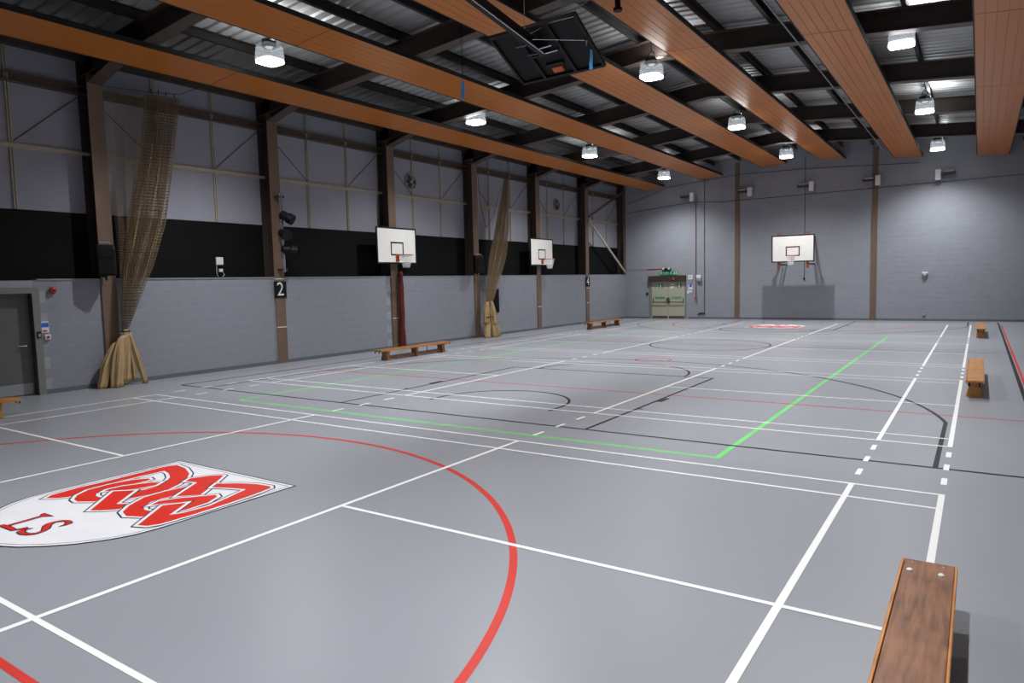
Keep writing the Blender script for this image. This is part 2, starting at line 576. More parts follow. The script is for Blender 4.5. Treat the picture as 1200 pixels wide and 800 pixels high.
# ------------------------------------------------------------------ emblem on the floor
MONO = {
  'R1': [(-7.556, -4.404), (-7.622, -4.319), (-7.655, -4.054), (-7.643, -3.746), (-7.656, -3.409), (-7.674, -3.148), (-7.656, -3.043), (-7.605, -2.979), (-7.384, -3.011), (-7.114, -3.125), (-6.951, -3.253), (-6.802, -3.435), (-6.722, -3.606), (-6.728, -3.758), (-6.745, -3.901), (-6.772, -4.009), (-6.975, -3.797), (-6.944, -3.726), (-6.944, -3.599), (-7.031, -3.445), (-7.172, -3.317), (-7.353, -3.233), (-7.491, -3.202), (-7.509, -3.42), (-7.525, -3.74), (-7.534, -3.962), (-7.456, -4.144), (-7.387, -4.258), (-7.444, -4.337)],
  'R2': [(-7.336, -3.467), (-7.439, -3.59), (-7.486, -3.823), (-7.471, -4.041), (-7.372, -4.188), (-7.248, -4.275), (-7.137, -4.294), (-6.975, -4.197), (-7.065, -4.102), (-7.162, -4.105), (-7.274, -4.046), (-7.312, -3.97), (-7.3, -3.791), (-7.252, -3.545), (-7.266, -3.488)],
  'R3': [(-7.301, -3.927), (-7.289, -3.783), (-7.163, -3.568), (-7.065, -3.478), (-6.997, -3.582), (-7.039, -3.738), (-7.202, -3.902), (-7.266, -3.98)],
  'R4': [(-7.173, -3.928), (-7.006, -3.792), (-6.701, -4.135), (-6.589, -4.06), (-6.51, -4.204), (-6.617, -4.307), (-6.72, -4.369)],
  'R5': [(-6.682, -3.316), (-6.651, -3.471), (-6.681, -3.647), (-6.673, -3.873), (-6.535, -4.093), (-6.392, -4.232), (-6.237, -4.278), (-6.084, -4.208), (-6.159, -4.074), (-6.27, -4.092), (-6.373, -4.044), (-6.462, -3.922), (-6.468, -3.82), (-6.448, -3.756), (-6.529, -3.562)],
  'R6': [(-6.733, -2.987), (-6.826, -3.083), (-6.909, -3.241), (-6.847, -3.335), (-6.691, -3.293), (-6.409, -3.699), (-6.239, -3.538), (-6.378, -3.352), (-6.679, -2.984)],
  'R7': [(-6.354, -3.99), (-6.41, -3.869), (-6.315, -3.707), (-6.094, -3.464), (-6.023, -3.494), (-5.934, -3.655), (-5.919, -3.847), (-5.923, -3.973), (-6.123, -3.705), (-6.278, -3.879)],
  'R8': [(-5.887, -4.359), (-6.239, -3.931), (-6.115, -3.76), (-5.908, -4.057), (-5.85, -3.953), (-5.822, -3.71), (-5.9, -3.452), (-5.99, -3.186), (-6.236, -3.262), (-6.373, -3.328), (-6.458, -3.217), (-6.262, -3.093), (-6.053, -3.011), (-5.858, -2.992), (-5.8, -3.035), (-5.758, -3.264), (-5.728, -3.603), (-5.724, -3.935), (-5.74, -4.233), (-5.79, -4.323)],
  'L': [(-7.009, -5.016), (-6.987, -4.976), (-6.944, -4.969), (-6.961, -4.693), (-7.012, -4.664), (-7.02, -4.637), (-6.846, -4.634), (-6.926, -4.687), (-6.905, -4.961), (-6.742, -4.971), (-6.715, -4.896), (-6.677, -4.909), (-6.735, -5.01)],
  'S': [(-6.5, -4.62), (-6.572, -4.611), (-6.64, -4.643), (-6.668, -4.709), (-6.663, -4.765), (-6.611, -4.817), (-6.493, -4.877), (-6.479, -4.924), (-6.524, -4.957), (-6.588, -4.961), (-6.644, -4.935), (-6.644, -4.885), (-6.673, -4.912), (-6.666, -4.989), (-6.636, -5.01), (-6.564, -5.014), (-6.487, -4.986), (-6.449, -4.936), (-6.458, -4.866), (-6.506, -4.801), (-6.596, -4.748), (-6.635, -4.7), (-6.599, -4.654), (-6.547, -4.653), (-6.496, -4.691), (-6.481, -4.739), (-6.471, -4.694), (-6.475, -4.638)],
}
NAVY = {
  'n1': [(-7.621, -2.929), (-7.343, -2.985), (-7.03, -3.134), (-6.865, -3.287)],
  'n2': [(-7.637, -4.36), (-7.598, -4.433), (-7.485, -4.434)],
  'n3': [(-7.509, -4.035), (-7.443, -4.186), (-7.261, -4.308), (-7.089, -4.322), (-6.952, -4.237)],
  'n4': [(-7.186, -3.922), (-6.756, -4.394), (-6.657, -4.398), (-6.577, -4.326)],
  'n5': [(-6.569, -4.024), (-6.473, -4.2), (-6.378, -4.282), (-6.187, -4.314), (-6.065, -4.258)],
  'n6': [(-6.253, -3.945), (-5.911, -4.393), (-5.822, -4.398)],
  'n7': [(-6.797, -3.004), (-6.721, -2.956), (-6.651, -2.989), (-6.239, -3.538)],
  'n8': [(-5.897, -2.962), (-5.816, -2.965), (-5.751, -3.044), (-5.76, -3.113)],
  'n9': [(-6.093, -3.438), (-6.014, -3.45), (-5.876, -3.675), (-5.879, -3.872), (-5.91, -4.025), (-6.133, -3.724)],
  'n10': [(-7.364, -3.451), (-7.297, -3.442), (-7.18, -3.552)],
  'n11': [(-7.47, -3.207), (-7.27, -3.267), (-7.089, -3.374), (-6.954, -3.528)],
  'n12': [(-6.996, -3.786), (-6.696, -4.132)],
  'n13': [(-6.697, -3.297), (-6.396, -3.71)],
  'n14': [(-6.467, -3.944), (-6.35, -4.029), (-6.232, -4.049)],
}

SHIELD = [(-7.78, -2.84), (-5.65, -2.84), (-5.65, -4.30), (-5.68, -4.50), (-5.76, -4.68), (-5.90, -4.87), (-6.06, -5.02), (-6.25, -5.15), (-6.48, -5.25), (-6.715, -5.29),
          (-6.95, -5.25), (-7.18, -5.15), (-7.37, -5.02), (-7.53, -4.87), (-7.67, -4.68), (-7.75, -4.50), (-7.78, -4.30)]
def inset(poly, d):
    n = len(poly)
    out = []
    for i in range(n):
        a, b, c = Vector(poly[i - 1]), Vector(poly[i]), Vector(poly[(i + 1) % n])
        d1, d2 = (b - a).normalized(), (c - b).normalized()
        n1, n2 = Vector((d1.y, -d1.x)), Vector((d2.y, -d2.x))
        m = (n1 + n2).normalized()
        q = b + m * d / max(0.5, m.dot(n1))
        out.append((q.x, q.y))
    return out
def make_emblem(label, far):
    piv = (-6.715, -2.84 if not far else 21.44, 0.004)
    t = thing('painted_emblem', label, 'emblem', piv, rot=(0, 0, math.pi) if far else None)
    px, py = -6.715, -2.84
    def flat(poly, z, name, material):
        return MB().add([(x - px, y - py, z) for x, y in poly], [tuple(range(len(poly)))]).build(name, material, t, local=True)
    def line(pts, wd, z, name, material, closed=False):
        o = strip(pts, wd, z, material, name, closed)
        me = o.data
        for v in me.vertices:
            v.co.x -= px
            v.co.y -= py
        o.parent = t
        return o
    flat(SHIELD, 0.0, 'shield', M['emblem_white'])
    line(SHIELD, 0.018, 0.0004, 'border_line', M['emblem_navy'], True)
    line(inset(SHIELD, 0.05), 0.009, 0.0004, 'border_line', M['emblem_navy'], True)
    z = 0.0006
    for k, poly in MONO.items():
        nm = {'L': 'letter', 'S': 'letter'}.get(k, 'monogram_stroke')
        if nm == 'letter':
            flat(poly, z, nm, M['emblem_red'])
            line(poly, 0.011, z + 0.0002, 'letter_outline', M['emblem_navy'], True)
        else:
            line(poly, 0.100, z, 'navy_outline', M['emblem_navy'], True)
            line(poly, 0.068, z + 0.00015, 'white_outline', M['emblem_white'], True)
            flat(poly, z + 0.0003, nm, M['emblem_red'])
        z += 0.00045
    return t
make_emblem('white shield floor emblem with red interlaced monogram and LS inside the red arc', False)
make_emblem('white and red shield floor emblem under the goal on the end wall', True)

# ================================================================== WALLS
def blockwork(parent, y0, y1, holes, me):
    """single painted blocks in running bond on the left wall face"""
    rows = 10
    for r in range(rows):
        z = 0.09 + r * 0.225
        off = 0.225 if r % 2 else 0.0
        k = int(math.floor((y0 - off) / 0.45)) - 1
        while True:
            ya = k * 0.45 + off
            k += 1
            if ya + 0.45 <= y0 + 0.2:
                continue
            if ya + 0.45 > y1 + 0.001:
                break
            if any(ya + 0.45 > h0 and ya < h1 for h0, h1 in holes):
                continue
            inst('block', me, parent, (0, ya + 0.225, z + 0.1125))

# lower left wall with the door opening
DY0, DY1, DZ = -2.22, -1.16, 2.08
mb = MB()
wx0, wx1 = XC - 0.05, XL - 0.010
mb.box(wx0, wx1, YN, DY0, 0, BRICK).box(wx0, wx1, DY1, 9.23, 0, BRICK).box(wx0, wx1, DY0, DY1, DZ, BRICK)
mb.box(wx0, wx1, 9.23, YE, 0, BRICK)
wall_left = struct(mb.build('wall_left', M['mortar'], pivot=(0, 0, 0)))
# painted face where the blocks are too far to pick apart
for ya, yb in ((9.56, 13.75), (14.07, 18.26), (18.58, 22.78), (23.10, YE), (YN, DY0 - 0.1)):
    MB().box(XL - 0.011, XL, ya, yb, 0, BRICK).build('painted_face', M['block_far'], wall_left)
MB().box(wx0, XL + 0.012, YN, DY0 - 0.1, BRICK, BRICK + 0.03).box(wx0, XL + 0.012, DY1 + 0.12, YE, BRICK, BRICK + 0.03).build('coping', M['block_paint'], wall_left)
bm = MB().cbox(XL - 0.012, XL - 0.0075, -0.221, 0.221, -0.1088, 0.1088, 0.0015)
block_me = bm.mesh('block')
block_me.materials.append(M['block_paint'])
blockwork(wall_left, -1.0, 9.24, [(0.19, 0.51), (4.70, 5.03)], block_me)
# part blocks beside the pilasters are cut from the same courses
def cut_block(ya, yb, r):
    MB().cbox(XL - 0.012, XL - 0.0075, ya + 0.0045, yb - 0.0045, 0.09 + r * 0.225 + 0.004, 0.09 + r * 0.225 + 0.221, 0.0015).build('block', M['block_paint'], wall_left)
for r in range(10):
    off = 0.225 if r % 2 else 0.0
    ks = [k * 0.45 + off for k in range(-4, 24)]
    for h0, h1 in ((0.19, 0.51), (4.70, 5.03)):
        for ya in ks:
            if ya < h0 - 0.03 < ya + 0.45:
                cut_block(ya, h0, r)
            if ya < h1 + 0.03 < ya + 0.45:
                cut_block(h1, ya + 0.45, r)
struct(MB().prism([(XL, 0.0), (XL + 0.03, 0.0), (XL + 0.012, 0.09), (XL, 0.095)], lambda a, b: (a, DY1 + 0.13, b), lambda a, b: (a, YE, b)).build('baseboard_left', M['skirting']))

# upper left wall
up = struct(MB().box(XC - 0.25, XC - 0.06, YN, YE, BRICK, 8.0).build('wall_left_cladding', M['rail_brown'], pivot=(0, 0, 0)))
levels = [3.79, 5.09, 6.39, 7.42]
edges_y = [YN] + COLS + [YE]
for i in range(len(edges_y) - 1):
    a, b = edges_y[i], edges_y[i + 1]
    if i in (0,):
        a = b - BAY
    w3 = (b - a) / 3
    MB().box(XC - 0.06, XC - 0.01, a, b, BRICK, 3.79).build('black_panel', M['black_board'], up)
    for k in range(3):
        for j in range(3):
            MB().box(XC - 0.06, XC - 0.012, a + k * w3 + 0.012, a + (k + 1) * w3 - 0.012, levels[j] + 0.01, levels[j + 1] - 0.01).build('wall_sheet', M['wall_sheet'], up)
    for k in (1, 2):
        y = a + k * w3
        MB().box(XC - 0.03, XC + 0.03, y - 0.035, y - 0.012, 3.80, 7.4).box(XC - 0.03, XC + 0.03, y + 0.012, y + 0.035, 3.80, 7.4).box(XC - 0.03, XC, y - 0.012, y + 0.012, 3.80, 7.4).build('mullion', M['rail_cream'], up)
    MB().box(XC - 0.02, XC + 0.045, a, b, 5.05, 5.12).box(XC - 0.02, XC + 0.02, a, b, 5.02, 5.05).build('rail', M['rail_cream'], up)
    MB().box(XC - 0.02, XC + 0.10, a, b, 6.33, 6.36).box(XC - 0.02, XC + 0.02, a, b, 6.36, 6.50).box(XC - 0.02, XC + 0.10, a, b, 6.50, 6.53).build('rail', M['rail_brown'], up)
    for p, q in (((a + 0.1, 6.34), (a + w3, 5.12)), ((b - 0.1, 6.34), (b - w3, 5.12))):
        MB().tube([(XC + 0.01, p[0], p[1]), (XC + 0.01, q[0], q[1])], 0.008, 6).build('sag_rod', M['steel_dark'], up)
    MB().box(XC - 0.02, XC + 0.18, a, b, 7.05, 7.30).build('eaves_beam', M['steel_dark'], up)

# end wall, right wall, near wall
wall_end = struct(MB().box(XL - 0.6, XR + 0.3, YE, YE + 0.3, 0, 8.4).build('wall_end', M['end_paint'], pivot=(0, 0, 0)))
struct(MB().box(XR, XR + 0.25, YN, YE, 0, 7.6).build('wall_right', M['block_far'], pivot=(0, 0, 0)))
struct(MB().box(XL - 0.6, XR + 0.3, YN - 0.3, YN, 0, 8.4).build('wall_near', M['end_paint'], pivot=(0, 0, 0)))
struct(MB().prism([(YE, 0.0), (YE - 0.03, 0.0), (YE - 0.012, 0.09), (YE, 0.095)], lambda a, b: (-12.2, a, b), lambda a, b: (XR, a, b)).prism([(YE, 0.0), (YE - 0.03, 0.0), (YE - 0.012, 0.09), (YE, 0.095)], lambda a, b: (XL, a, b), lambda a, b: (-14.36, a, b)).build('baseboard_end', M['skirting']))
for i, x in enumerate((-9.72, -3.70)):
    struct(MB().box(x - 0.11, x + 0.11, YE - 0.035, YE + 0.01, 0, rz(x, 7.9)).build('trim_%d' % (i + 1), M['pilaster_tan']))

# ================================================================== ROOF
# corrugated deck, ribs running up the slope
def deck():
    pitch, depth = 0.30, 0.045
    prof = []
    y = YN - 0.1
    while y < YE + 0.1:
        prof += [(y, 0), (y + 0.17, 0), (y + 0.20, depth), (y + 0.27, depth)]
        y += pitch
    vs_, fs = [], []
    xs = [XL - 0.6, RIDGE, XR + 0.3]
    for x in xs:
        for (yy, h) in prof:
            vs_.append((x, yy, rz(x, 8.17) + h))
    n = len(prof)
    for i in range(2):
        for j in range(n - 1):
            fs.append((i * n + j, (i + 1) * n + j, (i + 1) * n + j + 1, i * n + j + 1))
    return MB().add(vs_, fs)
ceiling = struct(deck().build('ceiling', M['roof_deck'], pivot=(0, 0, 0)))
MB().prism([(XL - 0.7, rz(XL - 0.7, 8.34)), (RIDGE, 8.34), (XR + 0.4, rz(XR + 0.4, 8.34)), (XR + 0.4, rz(XR + 0.4, 8.44)), (RIDGE, 8.44), (XL - 0.7, rz(XL - 0.7, 8.44))],
           lambda a, b: (a, YN - 0.3, b), lambda a, b: (a, YE + 0.3, b)).build('roof_skin', M['panel_edge'], ceiling)
for off in (0.3, 1.65, 2.9, 4.15, 5.5, 6.9, 8.25):
    for s in (-1, 1):
        x = RIDGE + s * off
        z = rz(x, 8.165)
        MB().box(x - 0.035, x - 0.02, YN, YE, z - 0.2, z).box(x - 0.035, x + 0.05, YN, YE, z - 0.2, z - 0.185).box(x - 0.035, x + 0.05, YN, YE, z - 0.015, z).build('purlin', M['purlin'], ceiling)

# portal frames
FR_LABEL = ['brown steel portal frame behind the grey door in the brick wall',
            'brown steel portal frame whose post carries a loudspeaker beside the tied-back netting with canvas foot',
            'brown steel portal frame whose post carries the number 2 plate and stage lights',
            'brown steel portal frame whose post holds the goal above the red wrap',
            'brown steel portal frame whose post carries a loudspeaker beside the black square on the wall',
            'brown steel portal frame whose post holds the goal without a red wrap below',
            'brown steel portal frame whose post carries the number 4 plate and a diagonal brace']
def portal(y, label):
    t = thing('portal_frame', label, 'steel frame', (XL, y, 0), group='steel portal frames of the hall')
    fw, th = 0.16, 0.018
    for side in (-1, 1):
        if side < 0:
            xf, xb, d = XL + 0.035, XC + 0.02, 1
        else:
            xf, xb, d = XR - 0.035, XR - 0.012, -1
        ztop = rz(xb, 7.95)
        mb = MB()
        mb.box(xf - th, xf, y - fw, y + fw, 0.0, rz(xf, 7.5)) if side < 0 else mb.box(xf, xf + th, y - fw, y + fw, 0, rz(xf, 7.5))
        mb.build('column_flange', M['pilaster_tan'] if side < 0 else M['steel_brown'], t)
        z0 = BRICK + 0.031 if side < 0 else 0.0
        MB().box(min(xf - d * th, xb), max(xf - d * th, xb), y - 0.008, y + 0.008, z0, ztop).box(xb - 0.01, xb + 0.01, y - fw, y + fw, z0, ztop).build('column_web', M['steel_dark'], t)
        # haunch under the rafter
        xe = xf + d * 1.08
        zc = 6.53
        ze = rz(xe, 7.50)
        MB().prism([(xf, zc), (xe, ze), (xe, ze + 0.02), (xf, rz(xf, 7.52) + 0.02)], lambda a, b: (a, y - 0.007, b), lambda a, b: (a, y + 0.007, b)).build('haunch_plate', M['steel_dark'], t)
        MB().bar((xf, y, zc), (xe, y, ze), 0.30, 0.018).build('haunch_flange', M['steel_brown'], t)
        # rafter
        xo = xb
        MB().prism([(xo, rz(xo, 7.52)), (RIDGE, 7.52), (RIDGE, 7.97), (xo, rz(xo, 7.97))], lambda a, b: (a, y - 0.008, b), lambda a, b: (a, y + 0.008, b)).build('rafter_web', M['steel_dark'], t)
        MB().prism([(xo, rz(xo, 7.50)), (RIDGE, 7.50), (RIDGE, 7.52), (xo, rz(xo, 7.52))], lambda a, b: (a, y - 0.14, b), lambda a, b: (a, y + 0.14, b)).prism([(xo, rz(xo, 7.95)), (RIDGE, 7.95), (RIDGE, 7.965), (xo, rz(xo, 7.965))], lambda a, b: (a, y - 0.14, b), lambda a, b: (a, y + 0.14, b)).build('rafter_flange', M['steel_brown'], t)
    return t
frames = [portal(y, l) for y, l in zip(COLS, FR_LABEL)]
# white tape bands on the posts
for y, zs in ((COLS[2], (1.0, 2.32)), (COLS[3], (1.0,)), (COLS[5], (1.0,)), (COLS[6], (1.0, 1.72))):
    for z in zs:
        MB().box(XL + 0.0352, XL + 0.037, y - 0.16, y + 0.16, z - 0.012, z + 0.012).build('tape_band', M['white_plastic'], frames[COLS.index(y)])
# corner post and braces of the last bay
yc = YE - 0.16
t = bpy.data.objects.new('trim_3', None); COL.objects.link(t); t.location = (XC, yc, 0); ORIGIN[t.name] = (XC, yc, 0); struct(t)
MB().box(XL - 0.0, XL + 0.035, yc - 0.14, yc + 0.14, BRICK + 0.031, 7.2).build('flange', M['steel_brown'], t)
MB().box(XC, XL, yc - 0.01, yc + 0.01, BRICK + 0.031, 7.2).build('web', M['steel_dark'], t)
tag(MB().bar((XL + 0.085, COLS[6] + 0.1, 5.0), (XL + 0.085, YE - 0.25, 2.50), 0.06, 0.09).build('steel_brace', M['rail_cream']), 'pale diagonal steel brace sloping down to the corner by the end wall', 'brace')
tag(MB().bar((XL + 0.085, COLS[6] + 0.1, 5.16), (XL + 0.085, YE - 0.25, 6.78), 0.06, 0.09).build('steel_brace', M['rail_brown']), 'brown diagonal steel brace sloping up to the corner by the end wall', 'brace')

# orange slatted strips under the rafters
JOINTS = [-8.6, -3.87, 2.30, 8.46, 14.62, 20.78, 27.30]
PW, NP = 1.07, 6
pw = PW / NP
plank_me = {}
STRIP_NAMES = [(-7.25, 'orange slatted ceiling strip along the eaves of the wall with the black band'),
               (-4.25, 'orange slatted ceiling strip, second from the wall with the black band'),
               (-1.25, 'orange slatted ceiling strip, third from the wall with the black band'),
               (1.25, 'orange slatted ceiling strip, fourth from the wall with the black band'),
               (4.25, 'orange slatted ceiling strip with a pale conduit along its edge'),
               (7.25, 'orange slatted ceiling strip, sixth from the wall with the black band')]
for off, label in STRIP_NAMES:
    x = RIDGE + off
    ang = math.atan(SLOPE) * (1 if off > 0 else -1)
    t = thing('slatted_panel', label, 'ceiling panel', (x, 0, rz(x, 7.39)), group='orange slatted strips under the roof', rot=(0, ang, 0))
    for i in range(len(JOINTS) - 1):
        a, b = JOINTS[i] + 0.012, JOINTS[i + 1] - 0.012
        L = round(b - a, 3)
        if L not in plank_me:
            me = MB().cbox(-pw / 2 + 0.003, pw / 2 - 0.003, -L / 2, L / 2, 0.008, 0.025, 0.003).mesh('plank')
            me.materials.append(M['orange_plank'])
            plank_me[L] = me
        seg = MB().box(-PW / 2 + 0.01, PW / 2 - 0.01, a, b, 0.022, 0.06).build('panel_tray', M['orange_plank'], t, local=True)
        for k in range(NP):
            inst('plank', plank_me[L], seg, (-PW / 2 + (k + 0.5) * pw, (a + b) / 2, random.uniform(-0.001, 0.001)))
    for s in (-1, 1):
        MB().box(s * (PW / 2 + 0.012) - 0.011, s * (PW / 2 + 0.012) + 0.011, JOINTS[0], JOINTS[-1], 0.004, 0.10).build('edge_channel', M['panel_edge'], t, local=True)
tag(MB().tube([(-3.19, YN + 0.1, 7.12), (-3.19, YE - 0.02, 7.12)], 0.016, 8).build('conduit', M['grey_plastic']), 'pale conduit running beside an orange ceiling strip', 'conduit')

# ================================================================== HIGH-BAY LAMPS
lamp_data = bpy.data.lights.new('lamp_light', 'SPOT')
lamp_data.energy = LAMP_WATTS
lamp_data.color = LAMP_COLOR
lamp_data.spot_size = math.radians(2 * LAMP_HALF_ANGLE)
lamp_data.spot_blend = 0.90
lamp_data.shadow_soft_size = 0.08
up_data = bpy.data.lights.new('lamp_uplight', 'SPOT')
up_data.energy = LAMP_UP_WATTS
up_data.color = LAMP_COLOR
up_data.spot_size = math.radians(170)
up_data.spot_blend = 0.4
up_data.shadow_soft_size = 0.05
def high_bay(x, y, z, label, group):
    ztop = rz(x, 7.50) if min(abs(y - c) for c in COLS) < 0.2 else rz(x, 8.169)
    t = thing('high_bay_lamp', label, 'lamp', (x, y, z), group=group)
    R = 0.25
    # square prismatic refractor with rounded corners, a little wider at the mouth
    def ring(r, zz, n=28):
        out = []
        for j in range(n):
            a = 2 * math.pi * j / n
            c, s = math.cos(a), math.sin(a)
            k = (abs(c) ** 5 + abs(s) ** 5) ** (-1 / 5)
            rib = 1 + 0.02 * (j % 2)
            out.append((x + r * c * k * rib, y + r * s * k * rib, z + zz))
        return out
    n = 28
    mb = MB()
    rings = [ring(R, -0.012), ring(R * 0.97, 0.16), ring(R * 0.92, 0.30), ring(R * 0.80, 0.36)]
    vs_ = [q for r in rings for q in r]
    mb.add(vs_, [(i * n + j, i * n + (j + 1) % n, (i + 1) * n + (j + 1) % n, (i + 1) * n + j) for i in range(3) for j in range(n)])
    mb.build('refractor', M['lamp_refractor'], t)
    mb = MB()
    b0, b1 = ring(R * 0.93, 0.05), ring(R * 0.94, -0.012)
    mb.add(b0 + b1, [(j, (j + 1) % n, n + (j + 1) % n, n + j) for j in range(n)] + [tuple(n + j for j in range(n)), tuple(range(n - 1, -1, -1))])
    mb.build('diffuser', M['lamp_glow'], t)
    MB().lathe([(0.06, 0.26), (0.13, 0.30), (0.15, 0.37), (0.15, 0.46), (0.09, 0.50)], (x, y, z), 14).build('gear_housing', M['lamp_black'], t)
    arcp = [(x + 0.085 * math.cos(a), y, z + 0.50 + 0.13 * math.sin(a)) for a in [math.pi * i / 10 for i in range(11)]]
    MB().tube(arcp, 0.016, 6).build('hanging_loop', M['lamp_black'], t)
    MB().tube([(x, y, z + 0.62), (x, y, ztop)], 0.012, 6).build('suspension_rod', M['wire'], t)
    lo = bpy.data.objects.new('lamp_light', lamp_data)
    COL.objects.link(lo)
    lo.parent = t
    lo.location = (0, 0, -0.03)
    lu = bpy.data.objects.new('lamp_uplight', up_data)
    COL.objects.link(lu)
    lu.parent = t
    lu.location = (0.16, 0, 0.44)
    lu.rotation_euler = (math.pi, 0, 0)
    return t
ORD = ['fifth', 'fourth', 'third', 'second', 'first']
for ys, x, z, where, grp in (((2.45, 9.8, 17.2, 24.9), -12.5, 6.88, 'in the row beside the black-banded wall', 'lamps in the row beside the black-banded wall'),
                             ((-5.1, 2.1, 9.17, 16.45, 23.6), -6.62, 7.02, 'in the row under the ridge', 'lamps in the row under the ridge'),
                             ((-4.9, 2.5, 9.9, 17.4, 25.2), -1.28, 6.90, 'in the row furthest from the black-banded wall', 'lamps in the row furthest from the black-banded wall')):
    for k, y in enumerate(ys):
        high_bay(x, y, z, 'lit high-bay lamp, %s from the end wall %s' % (ORD[k + 5 - len(ys)], where), grp)

# ================================================================== BASKETBALL GOALS
def hoop_net(c, r, drop, parent):
    """tapered string net under a rim, with its own UV map"""
    n, m_ = 20, 7
    vs_, fs, uvs = [], [], []
    for i in range(m_ + 1):
        f = i / m_
        rr = r * (1 - 0.5 * f ** 0.8)
        for j in range(n + 1):
            a = 2 * math.pi * j / n
            vs_.append((c[0] + rr * math.cos(a), c[1] + rr * math.sin(a), c[2] - drop * f))
            uvs.append((j / n, f))
    for i in range(m_):
        for j in range(n):
            fs.append((i * (n + 1) + j, i * (n + 1) + j + 1, (i + 1) * (n + 1) + j + 1, (i + 1) * (n + 1) + j))
    o = MB().add(vs_, fs).build('net', M['net_hoop'], parent)
    ul = o.data.uv_layers.new(name='UVMap')
    for l in o.data.loops:
        ul.data[l.index].uv = uvs[l.vertex_index]
    return o

def goal(origin, nx, ny, label, z0=2.76, width=1.82, height=1.18):
    """backboard facing direction (nx, ny); origin = centre of its front face at floor level"""
    ox, oy = origin
    sx, sy = -ny, nx                                     # sideways
    def P(s, d, z):
        return (ox + sx * s + nx * d, oy + sy * s + ny * d, z)
    t = thing('basketball_goal', label, 'basketball goal', (ox, oy, z0))
    def slab(s0, s1, d0, d1, za, zb, mb=None):
        mb = mb or MB()
        vs_ = [P(s, d, z) for z in (za, zb) for s, d in ((s0, d0), (s1, d0), (s1, d1), (s0, d1))]
        return mb.add(vs_, [(0, 3, 2, 1), (4, 5, 6, 7), (0, 1, 5, 4), (1, 2, 6, 5), (2, 3, 7, 6), (3, 0, 4, 7)])
    h = width / 2
    bb = slab(-h, h, -0.03, 0, z0, z0 + height).build('backboard', M['board_white'], t)
    e = 0.045
    mb = MB()
    slab(-h - .005, h + .005, -0.035, 0.004, z0 - .005, z0 + e, mb); slab(-h - .005, h + .005, -0.035, 0.004, z0 + height - e, z0 + height + .005, mb)
    slab(-h - .005, -h + e, -0.035, 0.004, z0 + e, z0 + height - e, mb); slab(h - e, h + .005, -0.035, 0.004, z0 + e, z0 + height - e, mb)
    mb.build('border', M['board_black'], bb)
    mb = MB()
    a, zb, zt = 0.30, z0 + 0.26, z0 + 0.70
    slab(-a, a, 0, 0.003, zb, zb + 0.05, mb); slab(-a, a, 0, 0.003, zt - 0.05, zt, mb)
    slab(-a, -a + 0.05, 0, 0.003, zb + 0.05, zt - 0.05, mb); slab(a - 0.05, a, 0, 0.003, zb + 0.05, zt - 0.05, mb)
    mb.build('target_square', M['board_black'], bb)
    zr = z0 + 0.27
    br = slab(-0.08, 0.08, 0.003, 0.02, zr - 0.20, zr + 0.02)
    slab(-0.05, 0.05, 0.02, 0.16, zr - 0.03, zr - 0.005, br)
    for s in (-1, 1):
        br.tube([P(s * 0.06, 0.01, zr - 0.18), P(s * 0.1, 0.2, zr - 0.01)], 0.008, 6)
    br.build('rim_bracket', M['rim_orange'], t)
    cx, cy, _ = P(0, 0.38, 0)
    rim = MB().tube([(cx + 0.225 * math.cos(2 * math.pi * i / 28), cy + 0.225 * math.sin(2 * math.pi * i / 28), zr) for i in range(28)], 0.011, 6, closed=True).build('rim', M['rim_orange'], t, smooth=True)
    hoop_net((cx, cy, zr - 0.01), 0.22, 0.40, rim)
    return t, P, slab

# goal on the end wall, held well clear of it
t, P, slab = goal((-6.78, 25.74), 0, -1, 'white basketball backboard with rim held off the end wall on brown posts', z0=2.70, width=1.82, height=1.20)
for s in (-0.62, 0.62):
    slab(s - 0.05, s + 0.05, -0.13, -0.036, 2.42, 4.02).build('upright', M['rim_orange'] if False else M['pilaster_rust'] if 'pilaster_rust' in M else mat('pilaster_rust', '8a4a26', 0.5, var=0.1), t)
    MB().bar(P(s, -0.10, 2.60), P(s, -1.64, 2.60), 0.06, 0.06).bar(P(s, -0.10, 3.85), P(s, -1.64, 3.85), 0.06, 0.06).bar(P(s, -0.13, 2.64), P(s, -1.60, 3.80), 0.04, 0.04).build('wall_arm', M['steel_dark'], t)

# goals on the side-wall posts
for y, lab in ((COLS[3], 'white basketball backboard with rim fixed to the post above the red wrap'),
               (COLS[5], 'white basketball backboard with rim fixed to the plain post between netting and braced bay')):
    t, P, slab = goal((XL + 0.20, y), 1, 0, lab, z0=2.77, width=1.84, height=1.16)
    mb = slab(-0.25, 0.25, -0.165, -0.036, 2.95, 3.05)
    slab(-0.25, 0.25, -0.165, -0.036, 3.60, 3.70, mb)
    mb.build('wall_arm', M['steel_brown'], t)

